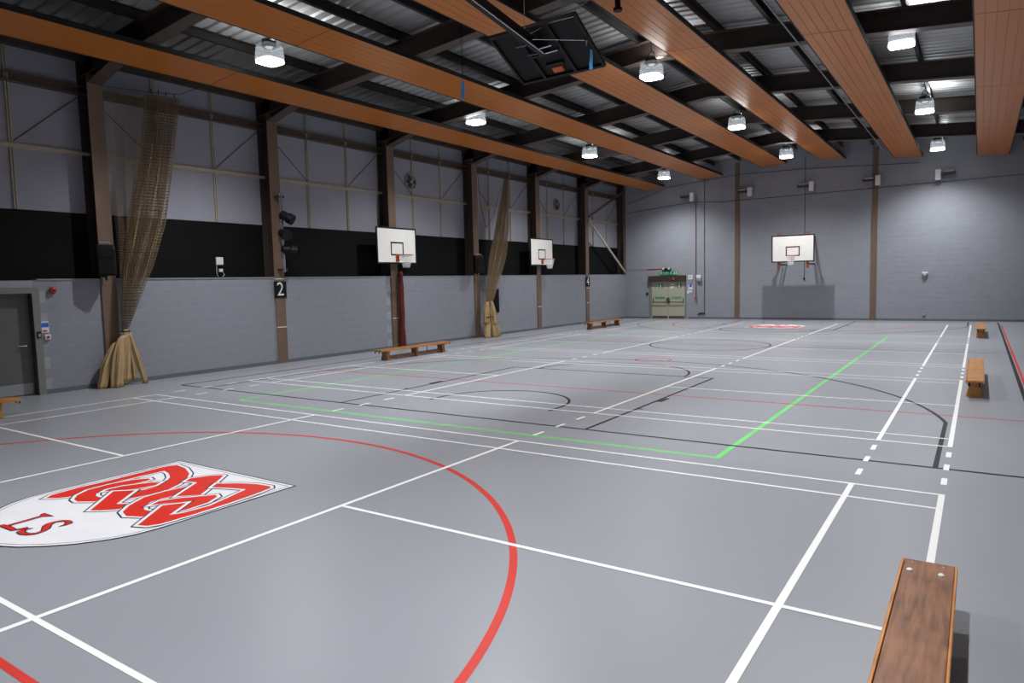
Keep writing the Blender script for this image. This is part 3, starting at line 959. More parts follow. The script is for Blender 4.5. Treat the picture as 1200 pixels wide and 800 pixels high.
# ------------------------------------------------------------------ folded goal under the roof
def roof_goal():
    t = thing('folding_roof_goal', 'black basketball backboard folded up under the roof on its steel mast', 'basketball goal', (-6.45, 3.85, 6.0))
    A, Bq = Vector((-7.33, 3.27, 6.55)), Vector((-5.50, 3.20, 6.55))       # upper edge
    C, D = Vector((-5.57, 4.42, 6.0)), Vector((-7.38, 4.50, 6.0))           # lower edge
    nrm = (Bq - A).cross(D - A).normalized()
    if nrm.z > 0:
        nrm = -nrm
    def Q(u, v, h=0.0):
        return A + (Bq - A) * u + (D - A) * v + nrm * h
    def plate(u0, u1, v0, v1, h0, h1, mb=None):
        mb = mb or MB()
        vs_ = [Q(u, v, h) for h in (h0, h1) for u, v in ((u0, v0), (u1, v0), (u1, v1), (u0, v1))]
        return mb.add(vs_, [(0, 3, 2, 1), (4, 5, 6, 7), (0, 1, 5, 4), (1, 2, 6, 5), (2, 3, 7, 6), (3, 0, 4, 7)])
    plate(0, 1, 0, 1, -0.02, 0.01).build('backboard', M['black_plastic'], t)
    mb = MB()
    plate(0, 1, 0, 0.04, 0.01, 0.05, mb); plate(0, 1, 0.96, 1.0, 0.01, 0.05, mb)
    plate(0, 0.025, 0.04, 0.96, 0.01, 0.05, mb); plate(0.975, 1, 0.04, 0.96, 0.01, 0.05, mb)
    plate(0.29, 0.32, 0.04, 0.96, 0.01, 0.06, mb); plate(0.66, 0.69, 0.04, 0.96, 0.01, 0.06, mb)
    plate(0.32, 0.66, 0.50, 0.54, 0.01, 0.06, mb)
    mb.build('back_frame', M['black_metal'], t)
    plate(0.44, 0.56, 0.80, 0.90, 0.012, 0.05).build('rim_plate', M['rim_orange'], t)
    plate(0.40, 0.60, 0.72, 0.78, 0.01, 0.05).build('cross_plate', M['black_metal'], t)
    # mast from the roof to the back of the board
    m0, m1 = Q(0.5, 0.42, 0.10), Vector((-6.75, -3.4, 7.40))
    MB().bar(m0, m1, 0.14, 0.14).build('mast', M['black_metal'], t)
    d = (m1 - m0).normalized()
    up_ = d.cross(Vector((1, 0, 0))).normalized()
    MB().tube([m0 + Vector((0.06, 0, -0.085)) + d * 0.1, m0 + d * 3.4 + Vector((0.06, 0, -0.085))], 0.012, 6).build('pull_rod', M['chrome'], t)
    for s, dd in ((-1, 0.10), (1, 0.25), (-1, 0.45), (1, 0.05)):
        p = m0 + d * dd
        MB().tube([p + Vector((s * 0.06, 0, -0.07)), p + Vector((s * 0.30, 0.03, -0.05))], 0.014, 6).tube([p + Vector((s * 0.30, 0.03, -0.05)), p + Vector((s * 0.34, 0.10, 0.08))], 0.008, 6).build('hinge_bolt', M['chrome'], t)
    # stays and wires up to the roof
    c0 = m0 + d * 0.6
    mb = MB()
    mb.tube([c0 + Vector((0, 0, 0.05)), (-6.45, 3.1, 7.48)], 0.005, 5)
    mb.tube([c0, (-5.1, 4.4, 7.38)], 0.006, 5)
    mb.tube([Q(0.02, 0.02), Q(0.98, 0.02, 0.06)], 0.008, 5)
    mb.tube([m0 + d * 0.5, Q(0.97, 0.45, 0.06)], 0.006, 5)
    mb.build('stay_wire', M['chrome'], t)
    MB().tube([Q(0.97, 0.45, 0.07), Q(0.97, 0.45, 0.07) + Vector((0, 0, -0.08))], [0.03, 0.012], 8).build('wire_clamp', M['chrome'], t)
    for x, y in ((-5.52, 4.9), (-6.45, 3.1)):
        MB().tube([(x, y, rz(x, 7.98)), (x, y, rz(x, 7.98) - 0.75)], 0.055, 10).tube([(x, y, rz(x, 7.98) - 0.75), (x, y, rz(x, 7.98) - 0.80)], 0.085, 10).build('hanger_post', M['black_metal'], t)
    return Q
Q = roof_goal()
def ribbon(p, L, wd, label, wires=()):
    t = thing('blue_pull_tag', label, 'pull tag', p)
    x, y, z = p
    n = 8
    vs_, fs = [], []
    for i in range(n + 1):
        f = i / n
        s = 0.014 * math.sin(6 * f)
        for q in (-1, 1):
            for e in (-0.004, 0.004):
                vs_.append((x + q * wd / 2 * (0.6 + 0.4 * f), y + s + e, z - L * f))
    for i in range(n):
        a, b = i * 4, (i + 1) * 4
        fs += [(a, a + 2, b + 2, b), (a + 1, b + 1, b + 3, a + 3), (a, b, b + 1, a + 1), (a + 2, a + 3, b + 3, b + 2)]
    MB().add(vs_, fs).build('cloth_strip', M['blue_cloth'], t)
    for wx, wy, wz in wires:
        MB().tube([(x, y, z), (wx, wy, wz)], 0.004, 5).build('cord', M['wire'], t)
ribbon((-9.0, 4.62, 6.35), 0.36, 0.12, 'blue pull tag hanging on two cords from the roof', ((-9.03, 4.62, rz(-9.03, 8.168)), (-8.93, 4.60, rz(-8.93, 8.168))))
q = Q(0.965, 0.62, 0.07)
ribbon((q.x, q.y, q.z), 0.34, 0.07, 'blue pull tag hanging from the folded black backboard', ())

# ================================================================== SIDE WALL FITTINGS
XF = XL + 0.035        # face of the posts
def sign_plate(y, digit, label):
    t = thing('number_plate', label, 'number sign', (XF + 0.001, y, 1.82))
    pl_ = MB().box(XF + 0.001, XF + 0.012, y - 0.20, y + 0.20, 1.80, 2.25).build('plate', M['black_plastic'], t)
    # lettering reads left to right for someone facing the wall: text x runs along +Y
    text_geom(digit, 0.52, lambda a, b: (XF + 0.014, y + a * 0.95, 2.025 + b)).build('digit', M['white_plastic'], pl_)
sign_plate(COLS[2], '2', 'black number plate below the stage lights')
sign_plate(COLS[6], '4', 'black number plate on the post at the diagonal braces')

def loudspeaker(y, z, label, yaw=0.5):
    t = thing('loudspeaker', label, 'speaker', (XF + 0.25, y, z))
    m = Matrix.Translation((XF + 0.24, y, z)) @ Matrix.Rotation(-yaw, 4, 'Z')
    # plan outline: wide front, narrow back
    outline = [(0.17, -0.19), (0.19, -0.15), (0.19, 0.15), (0.17, 0.19), (-0.02, 0.17), (-0.15, 0.09), (-0.15, -0.09), (-0.02, -0.17)]
    mb = MB()
    k = len(outline)
    lv = [(0.0, 0.86), (0.03, 1.0), (0.56, 1.0), (0.64, 0.92), (0.66, 0.8)]
    vs_ = [m @ Vector((a * s, b * s, h)) for h, s in lv for a, b in outline]
    fs = [(i * k + j, i * k + (j + 1) % k, (i + 1) * k + (j + 1) % k, (i + 1) * k + j) for i in range(len(lv) - 1) for j in range(k)]
    fs += [tuple(range(k - 1, -1, -1)), tuple((len(lv) - 1) * k + j for j in range(k))]
    cab = mb.add(vs_, fs).build('cabinet', M['black_plastic'], t)
    MB().box(0.192, 0.20, -0.14, 0.14, 0.05, 0.36, m).build('grille', M['black_metal'], cab)
    MB().box(0.192, 0.198, -0.12, 0.12, 0.40, 0.55, m).build('horn', M['black_metal'], cab)
    MB().tube([m @ Vector((0.12, -0.10, 0.645)), m @ Vector((0.12, -0.09, 0.70)), m @ Vector((0.12, 0.09, 0.70)), m @ Vector((0.12, 0.10, 0.645))], 0.018, 8).build('handle', M['grey_plastic'], cab)
    MB().bar((XF, y, z + 0.02), m @ Vector((0, 0, -0.015)), 0.06, 0.04).tube([m @ Vector((0, 0, -0.10)), m @ Vector((0, 0, 0.05))], 0.02, 8).build('wall_bracket', M['black_metal'], t)
loudspeaker(COLS[1] - 0.16, 2.42, 'black loudspeaker on the post beside the netting with the full canvas foot', 0.35)
loudspeaker(COLS[4] - 0.28, 2.45, 'black loudspeaker on the post beside the black square on the wall', 0.35)

# pole with three stage lights
def stage_lights():
    y = COLS[2] + 0.05
    x = XF + 0.14
    t = thing('stage_light_pole', 'chrome pole with clamps on the post above the number 2 plate', 'pole', (x, y, 2.5))
    MB().tube([(x, y, 2.50), (x, y, 4.62)], 0.048, 12).build('pole', M['chrome'], t)
    for z in (2.56, 4.52):
        MB().box(XF, x + 0.04, y - 0.10, y + 0.10, z - 0.03, z + 0.03).build('clamp', M['steel_dark'], t)
    for z, dy, yaw, tilt in ((3.98, 0.06, 0.5, -0.5), (3.52, -0.04, -0.2, -0.25), (3.10, 0.10, 0.9, -0.15)):
        s = thing('stage_light', {3.98: 'upper black stage light on the chrome pole', 3.52: 'middle black stage light on the chrome pole', 3.10: 'lowest black stage light on the chrome pole'}[z], 'stage light', (x, y, z), group='stage lights on the chrome pole')
        m = Matrix.Translation((x + 0.14, y + dy, z)) @ Matrix.Rotation(yaw, 4, 'Z') @ Matrix.Rotation(-tilt, 4, 'Y')
        mb = MB().lathe([(0.07, -0.19), (0.115, -0.15), (0.12, 0.02), (0.145, 0.05), (0.145, 0.20)], (0, 0, 0), 14, 'X')
        mb.v = [tuple(m @ Vector(v)) for v in mb.v]
        can = mb.build('can', M['black_metal'], s)
        mb = MB().lathe([(0.125, 0.18), (0.125, 0.19)], (0, 0, 0), 14, 'X')
        mb.v = [tuple(m @ Vector(v)) for v in mb.v]
        mb.build('lens', M['grey_plastic'], can)
        MB().tube([(x, y, z + 0.02), (x + 0.05, y + dy * 0.6, z + 0.10), m @ Vector((0, 0.14, 0))], 0.012, 6).tube([(x + 0.05, y + dy * 0.6, z + 0.10), m @ Vector((0, -0.14, 0))], 0.012, 6).build('yoke', M['black_metal'], s)
        MB().tube([(x, y, z - 0.06), (x, y, z + 0.08)], 0.055, 10).build('clamp', M['black_metal'], s)
stage_lights()

# red wrap beside the third goal post: a rolled padded sleeve strapped to the post
def red_wrap():
    y, x = COLS[3] + 0.16, XF + 0.125
    t = thing('red_post_sleeve', 'red padded sleeve strapped to the post under the backboard behind the bench', 'post sleeve', (x, y, 0))
    n, lv = 20, 22
    vs_, fs = [], []
    for i in range(lv + 1):
        f = i / lv
        z = 0.02 + 2.50 * f
        for j in range(n):
            a = 2 * math.pi * j / n
            r = 0.085 * (1 + 0.10 * math.sin(3 * a + 9 * f) + 0.05 * math.sin(17 * f + a)) * (1.12 - 0.35 * f)
            vs_.append((x + r * math.cos(a), y + 1.15 * r * math.sin(a), z))
    for i in range(lv):
        for j in range(n):
            fs.append((i * n + j, i * n + (j + 1) % n, (i + 1) * n + (j + 1) % n, (i + 1) * n + j))
    fs += [tuple(range(n - 1, -1, -1)), tuple(lv * n + j for j in range(n))]
    MB().add(vs_, fs).build('padding', M['red_vinyl'], t, smooth=True)
    for z in (0.6, 1.3, 2.0, 2.42):
        MB().tube([(x + 0.105 * math.cos(2 * math.pi * j / 16), y + 0.115 * math.sin(2 * math.pi * j / 16), z) for j in range(16)], 0.012, 6, closed=True).build('strap', mat('strap_red', '5a140d', 0.5) if 'strap_red' not in M else M['strap_red'], t)
red_wrap()

# ------------------------------------------------------------------ divider netting, gathered at the wall
def pleated(levels_, n_pl, n_s):
    """levels_: (centre xyz, half-width vector, depth) per height; returns verts/faces/uvs of a pleated sheet"""
    vs_, fs, uvs = [], [], []
    for i, (c, hw, dep) in enumerate(levels_):
        c, hw = Vector(c), Vector(hw)
        nr = Vector((hw.y, -hw.x, 0)).normalized()
        for j in range(n_s + 1):
            s = j / n_s
            ph = 2 * math.pi * n_pl * s
            p = c + hw * (2 * s - 1) + nr * dep * (math.sin(ph) + 0.35 * math.sin(2.3 * ph + i * 0.25)) * 0.7
            vs_.append(tuple(p))
            uvs.append((s, i / (len(levels_) - 1)))
    for i in range(len(levels_) - 1):
        for j in range(n_s):
            fs.append((i * (n_s + 1) + j, i * (n_s + 1) + j + 1, (i + 1) * (n_s + 1) + j + 1, (i + 1) * (n_s + 1) + j))
    return vs_, fs, uvs

def lerp_levels(keys, n):
    out = []
    for i in range(n + 1):
        f = i / n * (len(keys) - 1)
        k = min(int(f), len(keys) - 2)
        g = f - k
        g = g * g * (3 - 2 * g) * 0.3 + g * 0.7
        a, b = keys[k], keys[k + 1]
        out.append((tuple(Vector(a[0]).lerp(Vector(b[0]), g)), tuple(Vector(a[1]).lerp(Vector(b[1]), g)), a[2] + (b[2] - a[2]) * g))
    return out

def net_sheet(name, keys, parent, n_pl, n_s, material):
    vs_, fs, uvs = pleated(lerp_levels(keys, 26), n_pl, n_s)
    o = MB().add(vs_, fs).build(name, material, parent, smooth=True)
    ul = o.data.uv_layers.new(name='UVMap')
    for l in o.data.loops:
        ul.data[l.index].uv = uvs[l.vertex_index]
    return o

def canvas(parent, lobes, seed):
    """heavy canvas foot of the netting, in folded lobes that meet at the tie"""
    rnd = random.Random(seed)
    for (tx, ty, tz), (bx, by, bz), r0, r1, ex in lobes:
        n, lv = 44, 14
        ph = rnd.uniform(0, 6)
        vs_, fs = [], []
        for i in range(lv + 1):
            f = i / lv
            g = f ** ex
            cx, cy, cz = tx + (bx - tx) * g, ty + (by - ty) * g, tz + (bz - tz) * f
            rr = r0 + (r1 - r0) * min(1, f * 2.2) ** 0.8
            for j in range(n):
                a = 2 * math.pi * j / n
                fold = 1 + 0.30 * (1 - abs(math.sin(2.5 * a + ph + f * 0.9)) ** 0.7 * 2) * min(1, f * 2.0) + 0.08 * math.sin(9 * a + 2 * ph + 3 * f)
                vs_.append((cx + 0.75 * rr * fold * math.cos(a), cy + rr * fold * math.sin(a), max(bz, cz)))
        for i in range(lv):
            for j in range(n):
                fs.append((i * n + j, i * n + (j + 1) % n, (i + 1) * n + (j + 1) % n, (i + 1) * n + j))
        fs += [tuple(range(n - 1, -1, -1)), tuple(lv * n + j for j in range(n))]
        MB().add(vs_, fs).build('canvas_fold', M['canvas_tan'], parent, smooth=True)

def netting_one():
    y = COLS[1]
    t = thing('divider_netting', 'tan divider netting with a full canvas foot tied to the post by the loudspeaker', 'netting', (XL + 0.3, y + 0.2, 0))
    X = XL + 0.28
    net_sheet('net', [((X, 1.72, 6.50), (0.06, 0.38, 0), 0.10), ((X, 1.58, 5.6), (0.06, 0.36, 0), 0.10), ((X, 1.40, 4.6), (0.06, 0.38, 0), 0.10), ((X, 1.18, 3.6), (0.05, 0.40, 0), 0.09),
                      ((X, 0.92, 2.7), (0.05, 0.33, 0), 0.08), ((X, 0.68, 1.9), (0.04, 0.19, 0), 0.06), ((X, 0.50, 1.22), (0.03, 0.07, 0), 0.05)], t, 11, 220, M['net_tan'])
    net_sheet('net', [((X - 0.1, 1.72, 6.48), (0.05, 0.36, 0), 0.07), ((X - 0.1, 1.50, 5.2), (0.05, 0.34, 0), 0.07), ((X - 0.1, 1.20, 3.8), (0.05, 0.38, 0), 0.07),
                      ((X - 0.08, 0.85, 2.6), (0.05, 0.30, 0), 0.06), ((X - 0.05, 0.50, 1.22), (0.03, 0.06, 0), 0.05)], t, 8, 160, M['net_tan'])
    net_sheet('net', [((X - 0.05, 0.90, 6.42), (0.02, 0.50, 0), 0.03), ((X - 0.05, 0.85, 5.0), (0.02, 0.42, 0), 0.03), ((X - 0.05, 0.80, 3.4), (0.02, 0.30, 0), 0.03), ((X - 0.05, 0.60, 1.6), (0.02, 0.10, 0), 0.03)], t, 3, 90, M['net_thin'])
    MB().tube([(X, 0.32, 6.45), (X, 1.4, 6.53), (X + 0.05, 2.12, 6.62), (X + 0.3, 2.7, 6.95)], 0.008, 6).build('support_wire', M['wire'], t)
    for yy in (1.45, 1.62, 1.8, 2.0):
        MB().tube([(X, yy, 6.52), (X, yy, 6.62)], 0.012, 6).build('net_hook', M['wire'], t)
    canvas(t, [((X + 0.02, 0.42, 1.02), (X + 0.02, -0.06, 0.006), 0.05, 0.105, 0.45), ((X + 0.10, 0.44, 1.12), (X + 0.16, 0.17, 0.006), 0.06, 0.115, 0.4), ((X + 0.06, 0.50, 1.24), (X + 0.12, 0.38, 0.10), 0.05, 0.09, 0.8),
               ((X + 0.02, 0.55, 1.20), (X + 0.02, 0.64, 0.10), 0.05, 0.055, 1.0), ((X + 0.04, 0.57, 1.16), (X + 0.08, 0.84, 0.006), 0.035, 0.06, 1.0), ((X - 0.10, 0.48, 1.05), (X - 0.12, 0.42, 0.006), 0.05, 0.10, 0.8)], 3)
    MB().tube([(X + 0.02 + 0.085 * math.cos(a), 0.50 + 0.09 * math.sin(a), 1.2) for a in [2 * math.pi * i / 16 for i in range(16)]], 0.014, 6, closed=True).build('tie', M['black_plastic'], t)
net_material('net_thin', '8b7a5d', 70, 110, 0.10)
netting_one()

def netting_two():
    y = COLS[4]
    t = thing('divider_netting', 'tan divider netting with a bunched canvas foot before the black square on the wall', 'netting', (XL + 0.4, y + 0.35, 0))
    X = XL + 0.35
    net_sheet('net', [((X, 15.62, 6.18), (0.02, 0.05, 0), 0.04), ((X, 15.45, 5.3), (0.03, 0.16, 0), 0.07), ((X, 15.25, 4.3), (0.05, 0.34, 0), 0.09), ((X, 14.95, 3.2), (0.05, 0.46, 0), 0.10),
                      ((X, 14.55, 2.2), (0.05, 0.34, 0), 0.08), ((X, 14.22, 1.25), (0.04, 0.10, 0), 0.05)], t, 9, 200, M['net_tan'])
    net_sheet('net', [((X - 0.08, 15.62, 6.16), (0.02, 0.05, 0), 0.04), ((X - 0.08, 15.2, 4.3), (0.05, 0.28, 0), 0.07), ((X - 0.08, 14.85, 3.0), (0.05, 0.40, 0), 0.08), ((X - 0.06, 14.20, 1.25), (0.04, 0.09, 0), 0.05)], t, 6, 140, M['net_tan'])
    MB().tube([(X, 15.62, 6.15), (X, 15.66, 6.9)], 0.008, 6).build('support_wire', M['wire'], t)
    MB().tube([(X - 0.25, 14.02, 6.3), (X - 0.25, 14.15, 5.0), (X - 0.25, 14.5, 4.2), (X - 0.25, 15.0, 4.7), (X - 0.2, 15.5, 5.9)], 0.008, 6).build('draw_cord', M['wire'], t)
    canvas(t, [((X, 14.08, 1.36), (X + 0.04, 13.98, 0.55), 0.07, 0.14, 0.6), ((X, 14.10, 0.72), (X + 0.10, 13.90, 0.006), 0.09, 0.13, 0.8), ((X + 0.06, 14.24, 1.38), (X + 0.14, 14.30, 0.5), 0.07, 0.13, 0.6),
               ((X + 0.06, 14.24, 0.75), (X + 0.14, 14.36, 0.006), 0.09, 0.15, 0.9), ((X - 0.02, 14.36, 1.1), (X + 0.02, 14.72, 0.006), 0.05, 0.13, 1.2)], 9)
    MB().tube([(X + 0.03 + 0.155 * math.cos(a), 14.16 + 0.27 * math.sin(a), 0.78) for a in [2 * math.pi * i / 20 for i in range(20)]], 0.016, 6, closed=True).build('tie', M['black_plastic'], t)
netting_two()

# black square board, white access point, bell, notices, switches
t = thing('display_board', 'black square board on the brick wall behind the netting', 'board', (XL + 0.001, 14.95, 0.92))
MB().box(XL + 0.001, XL + 0.02, 14.55, 15.32, 0.92, 1.82).build('panel', M['black_board'], t)
MB().box(XL + 0.001, XL + 0.026, 14.53, 14.56, 0.90, 1.84).box(XL + 0.001, XL + 0.026, 15.31, 15.34, 0.90, 1.84).box(XL + 0.001, XL + 0.026, 14.56, 15.31, 0.90, 0.93).box(XL + 0.001, XL + 0.026, 14.56, 15.31, 1.81, 1.84).build('frame', M['black_metal'], t)

xa = XC - 0.010
t = thing('access_point', 'white box with trailing cables on the black band', 'wall box', (xa, 3.35, 2.70))
MB().cbox(xa, xa + 0.06, 3.25, 3.45, 2.70, 2.90, 0.02).build('housing', M['white_plastic'], t)
MB().cbox(xa, xa + 0.05, 3.32, 3.43, 2.52, 2.60, 0.01).build('socket', M['white_plastic'], t)
MB().tube([(xa + 0.02, 3.27, 2.70), (xa + 0.02, 3.26, 2.52), (xa + 0.02, 3.29, 2.40)], 0.006, 6).tube([(xa + 0.02, 3.42, 2.53), (xa + 0.02, 3.48, 2.46), (xa + 0.02, 3.43, 2.40)], 0.006, 6).build('cable', M['white_plastic'], t)

t = thing('alarm_bell', 'red round alarm bell on the wall above the blue notice', 'alarm bell', (XL + 0.001, -0.78, 2.12))
MB().lathe([(0.05, 0.001), (0.05, 0.03), (0.075, 0.035), (0.07, 0.06), (0.03, 0.08)], (XL, -0.78, 2.13), 16, 'X').build('gong', M['red_paint'], t, smooth=True)
MB().lathe([(0.02, 0.08), (0.012, 0.095)], (XL, -0.78, 2.13), 10, 'X').build('hub', M['black_metal'], t)
t = thing('safety_notice', 'blue and white notice with red band beside the grey door', 'notice', (XL + 0.001, -0.96, 1.27))
MB().box(XL + 0.001, XL + 0.006, -1.03, -0.89, 1.27, 1.50).build('card', M['white_plastic'], t)
MB().box(XL + 0.006, XL + 0.008, -1.025, -0.895, 1.38, 1.47).build('blue_print', M['sign_blue'], t)
MB().box(XL + 0.006, XL + 0.008, -1.01, -0.93, 1.29, 1.32).build('red_print', M['red_paint'], t)
t = thing('call_point', 'white and red call point below the blue notice', 'switch', (XL + 0.001, -0.93, 1.12))
MB().cbox(XL + 0.001, XL + 0.05, -0.99, -0.88, 1.12, 1.23, 0.01).build('box', M['white_plastic'], t)
MB().lathe([(0.03, 0.0), (0.03, 0.012)], (XL + 0.05, -0.935, 1.175), 12, 'X').build('button', M['red_paint'], t)

# ------------------------------------------------------------------ grey door in the brick wall
d1 = struct(thing('door_1', 'grey steel door in a pale frame set in the brick wall', 'door', (XL, (DY0 + DY1) / 2, 0)))
del d1['category']
MB().box(XL - 0.30, XL + 0.02, DY1, DY1 + 0.13, 0, DZ + 0.12).box(XL - 0.30, XL + 0.02, DY0 - 0.13, DY0, 0, DZ + 0.12).box(XL - 0.30, XL + 0.02, DY0, DY1, DZ, DZ + 0.12).build('door_frame', M['door_frame'], d1)
MB().box(XL - 0.22, XL - 0.17, DY0 + 0.005, DY1 - 0.005, 0.005, DZ - 0.005).build('door_leaf', M['door_grey'], d1)
MB().box(XL - 0.168, XL - 0.13, DY0 + 0.1, DY0 + 0.4, DZ - 0.14, DZ - 0.07).build('door_closer', M['grey_plastic'], d1)
MB().tube([(XL - 0.17, DY1 - 0.12, 1.02), (XL - 0.11, DY1 - 0.12, 1.02), (XL - 0.11, DY1 - 0.26, 1.02)], 0.012, 8).build('handle', M['chrome'], d1)
MB().box(XL - 0.17, XL - 0.165, DY0 + 0.03, DY1 - 0.03, 0.03, 0.25).build('kick_plate', M['grey_plastic'], d1)
t = thing('entry_keypad', 'small black keypad on the frame of the grey door', 'keypad', (XL + 0.02, DY1 + 0.07, 1.2))
MB().cbox(XL + 0.021, XL + 0.045, DY1 + 0.035, DY1 + 0.105, 1.17, 1.30, 0.008).build('case', M['black_plastic'], t)
MB().box(XL + 0.045, XL + 0.048, DY1 + 0.05, DY1 + 0.09, 1.19, 1.26).build('keys', M['grey_plastic'], t)

# extractor fans behind the wall sheets
def fan(y, z, label):
    x = XC
    t = thing('extractor_fan', label, 'fan', (x, y, z - 0.30))
    MB().tube([(x + 0.02, y + 0.27 * math.cos(2 * math.pi * i / 28), z + 0.27 * math.sin(2 * math.pi * i / 28)) for i in range(28)], 0.025, 6, closed=True).build('ring', M['grey_plastic'], t)
    for k in range(6):
        a = 2 * math.pi * k / 6
        ca, sa = math.cos(a), math.sin(a)
        pts = []
        for r, h in ((0.05, -0.03), (0.24, -0.08), (0.24, 0.08), (0.05, 0.03)):
            pts.append((x + 0.005 + (0.02 if h > 0 else 0), y + r * ca - h * sa, z + r * sa + h * ca))
        MB().add(pts + [(q[0] + 0.004, q[1], q[2]) for q in pts], [(0, 1, 2, 3), (7, 6, 5, 4), (0, 4, 5, 1), (1, 5, 6, 2), (2, 6, 7, 3), (3, 7, 4, 0)]).build('blade', M['steel_dark'], t)
    MB().lathe([(0.06, 0.0), (0.05, 0.05)], (x, y, z), 12, 'X').build('hub', M['grey_plastic'], t)
fan(COLS[3] + 1.42, 5.60, 'round extractor fan in the wall sheets beside the goal with the red wrap below')
fan(COLS[5] + 2.35, 5.60, 'round extractor fan in the wall sheets before the braced corner bay')

# ================================================================== END WALL FITTINGS
YW = YE
d2 = struct(thing('door_2', 'cream double fire exit door in the end wall', 'door', (-13.3, YW, 0)))
del d2['category']
X0, X1, HD = -14.18, -12.38, 2.0
MB().box(X0 - 0.13, X0, YW - 0.05, YW + 0.02, 0, 2.24).box(X1, X1 + 0.05, YW - 0.05, YW + 0.02, 0, 2.24).build('door_frame', M['door_frame'], d2)
MB().box(X0 - 0.16, X1 + 0.06, YW - 0.16, YW + 0.02, 1.93, 2.24).build('lintel', M['steel_dark'], d2)
xm = (X0 + X1) / 2
for a, b, s in ((X0, xm - 0.01, -1), (xm + 0.01, X1, 1)):
    leaf = MB().box(a, b, YW - 0.03, YW + 0.01, 0.005, 1.925).build('door_leaf', M['door_cream'], d2)
    MB().box(a + 0.03, b - 0.03, YW - 0.034, YW - 0.03, 0.01, 0.14).build('kick_plate', M['steel_brown'], leaf)
    mb = MB().tube([(a + 0.08, YW - 0.11, 0.86), (b - 0.08, YW - 0.11, 0.86)], 0.02, 8)
    for xx in (a + 0.08, b - 0.08):
        mb.tube([(xx, YW - 0.03, 0.86), (xx, YW - 0.12, 0.86)], 0.022, 8)
    for zz in (0.86, 1.0):
        pass
    mb.build('push_bar', M['black_metal'], leaf)
    mb = MB().tube([(a + 0.08, YW - 0.05, 0.86), (a + 0.08, YW - 0.05, 1.08)], 0.016, 6).tube([(b - 0.08, YW - 0.05, 0.86), (b - 0.08, YW - 0.05, 1.08)], 0.016, 6)
    mb.build('bar_post', M['black_metal'], leaf)
    lb = MB().box(a + 0.18, b - 0.18, YW - 0.036, YW - 0.031, 1.04, 1.14).build('push_label', M['sign_green'], leaf)
    text_geom('PUSH BAR TO OPEN', 0.05, lambda u, v, c=(a + b) / 2: (c + u, YW - 0.0375, 1.09 + v)).build('lettering', M['white_plastic'], lb)
    cx = (a + b) / 2 + (0.05 if s < 0 else 0.15)
    sg = MB().box(cx - 0.11, cx + 0.11, YW - 0.036, YW - 0.031, 1.60, 1.84).build('door_sign', M['sign_green'], leaf)
    MB().box(cx - 0.05, cx + 0.03, YW - 0.038, YW - 0.036, 1.63, 1.81).build('sign_mark', M['white_plastic'], sg)
    if s > 0:
        pn = MB().box(a + 0.1, a + 0.30, YW - 0.036, YW - 0.031, 1.58, 1.82).build('paper_notice', M['white_plastic'], leaf)
        MB().box(a + 0.14, a + 0.26, YW - 0.038, YW - 0.036, 1.70, 1.74).build('print', M['red_paint'], pn)
MB().tube([(xm, YW - 0.05, 0.80), (xm, YW - 0.05, 1.10)], 0.035, 8).build('lock_case', M['black_metal'], d2)
MB().lathe([(0.06, 0.0), (0.06, -0.04), (0.03, -0.06)], (xm + 0.35, YW - 0.16, 2.05), 12, 'Y').build('door_alarm', M['red_paint'], d2)

t = thing('exit_sign', 'green FIRE EXIT sign with a running figure above the cream doors', 'exit sign', (-13.28, YW - 0.02, 2.27))
pl_ = MB().box(-13.77, -12.80, YW - 0.03, YW - 0.001, 2.27, 2.48).build('plate', M['sign_green'], t)
text_geom('FIRE EXIT', 0.17, lambda u, v: (-13.40 + u * 0.92, YW - 0.032, 2.375 + v)).build('lettering', M['white_plastic'], pl_)
fx = -12.93
mb = MB().lathe([(0.018, 0), (0.018, 0.002)], (fx, YW - 0.034, 2.445), 10, 'Y')
for p, q, wd in (((fx, 2.42), (fx - 0.02, 2.36), 0.025), ((fx - 0.02, 2.36), (fx + 0.03, 2.32), 0.018), ((fx + 0.03, 2.32), (fx + 0.03, 2.29), 0.016), ((fx - 0.02, 2.36), (fx - 0.06, 2.30), 0.018), ((fx, 2.41), (fx + 0.05, 2.39), 0.014), ((fx, 2.41), (fx - 0.05, 2.40), 0.014)):
    mb.bar((p[0], YW - 0.033, p[1]), (q[0], YW - 0.033, q[1]), wd, 0.002, up=(0, 1, 0))
mb.build('running_figure', M['white_plastic'], pl_)
MB().box(fx + 0.07, fx + 0.10, YW - 0.034, YW - 0.030, 2.29, 2.46).build('door_mark', M['white_plastic'], pl_)

t = thing('emergency_light', 'twin-head emergency light above the exit sign', 'emergency light', (-13.3, YW, 2.50))
MB().cbox(-13.58, -13.12, YW - 0.09, YW - 0.001, 2.53, 2.63, 0.01).build('case', M['black_plastic'], t)
for xx in (-13.50, -13.20):
    MB().lathe([(0.05, 0), (0.055, -0.05), (0.04, -0.07)], (xx, YW - 0.09, 2.60), 12, 'Y').build('lamp_head', M['white_plastic'], t)
tag(MB().tube([(-14.45, YW - 0.012, 2.60), (-13.58, YW - 0.012, 2.60)], 0.018, 6).build('red_cable', M['red_paint']), 'red cable running to the emergency light over the cream doors', 'cable')
tag(MB().tube([(-15.65, YW - 0.01, 2.55), (-14.45, YW - 0.01, 2.60), (-14.45, YW - 0.01, 1.4)], 0.008, 6).build('grey_cable', M['grey_plastic']), 'thin grey cable dropping beside the cream doors', 'cable')
t = thing('light_switch', 'small dark switches on the wall beside the cream doors', 'switch', (-14.45, YW, 1.28))
MB().cbox(-14.50, -14.40, YW - 0.04, YW - 0.001, 1.40, 1.50, 0.008).build('upper_switch', M['grey_plastic'], t)
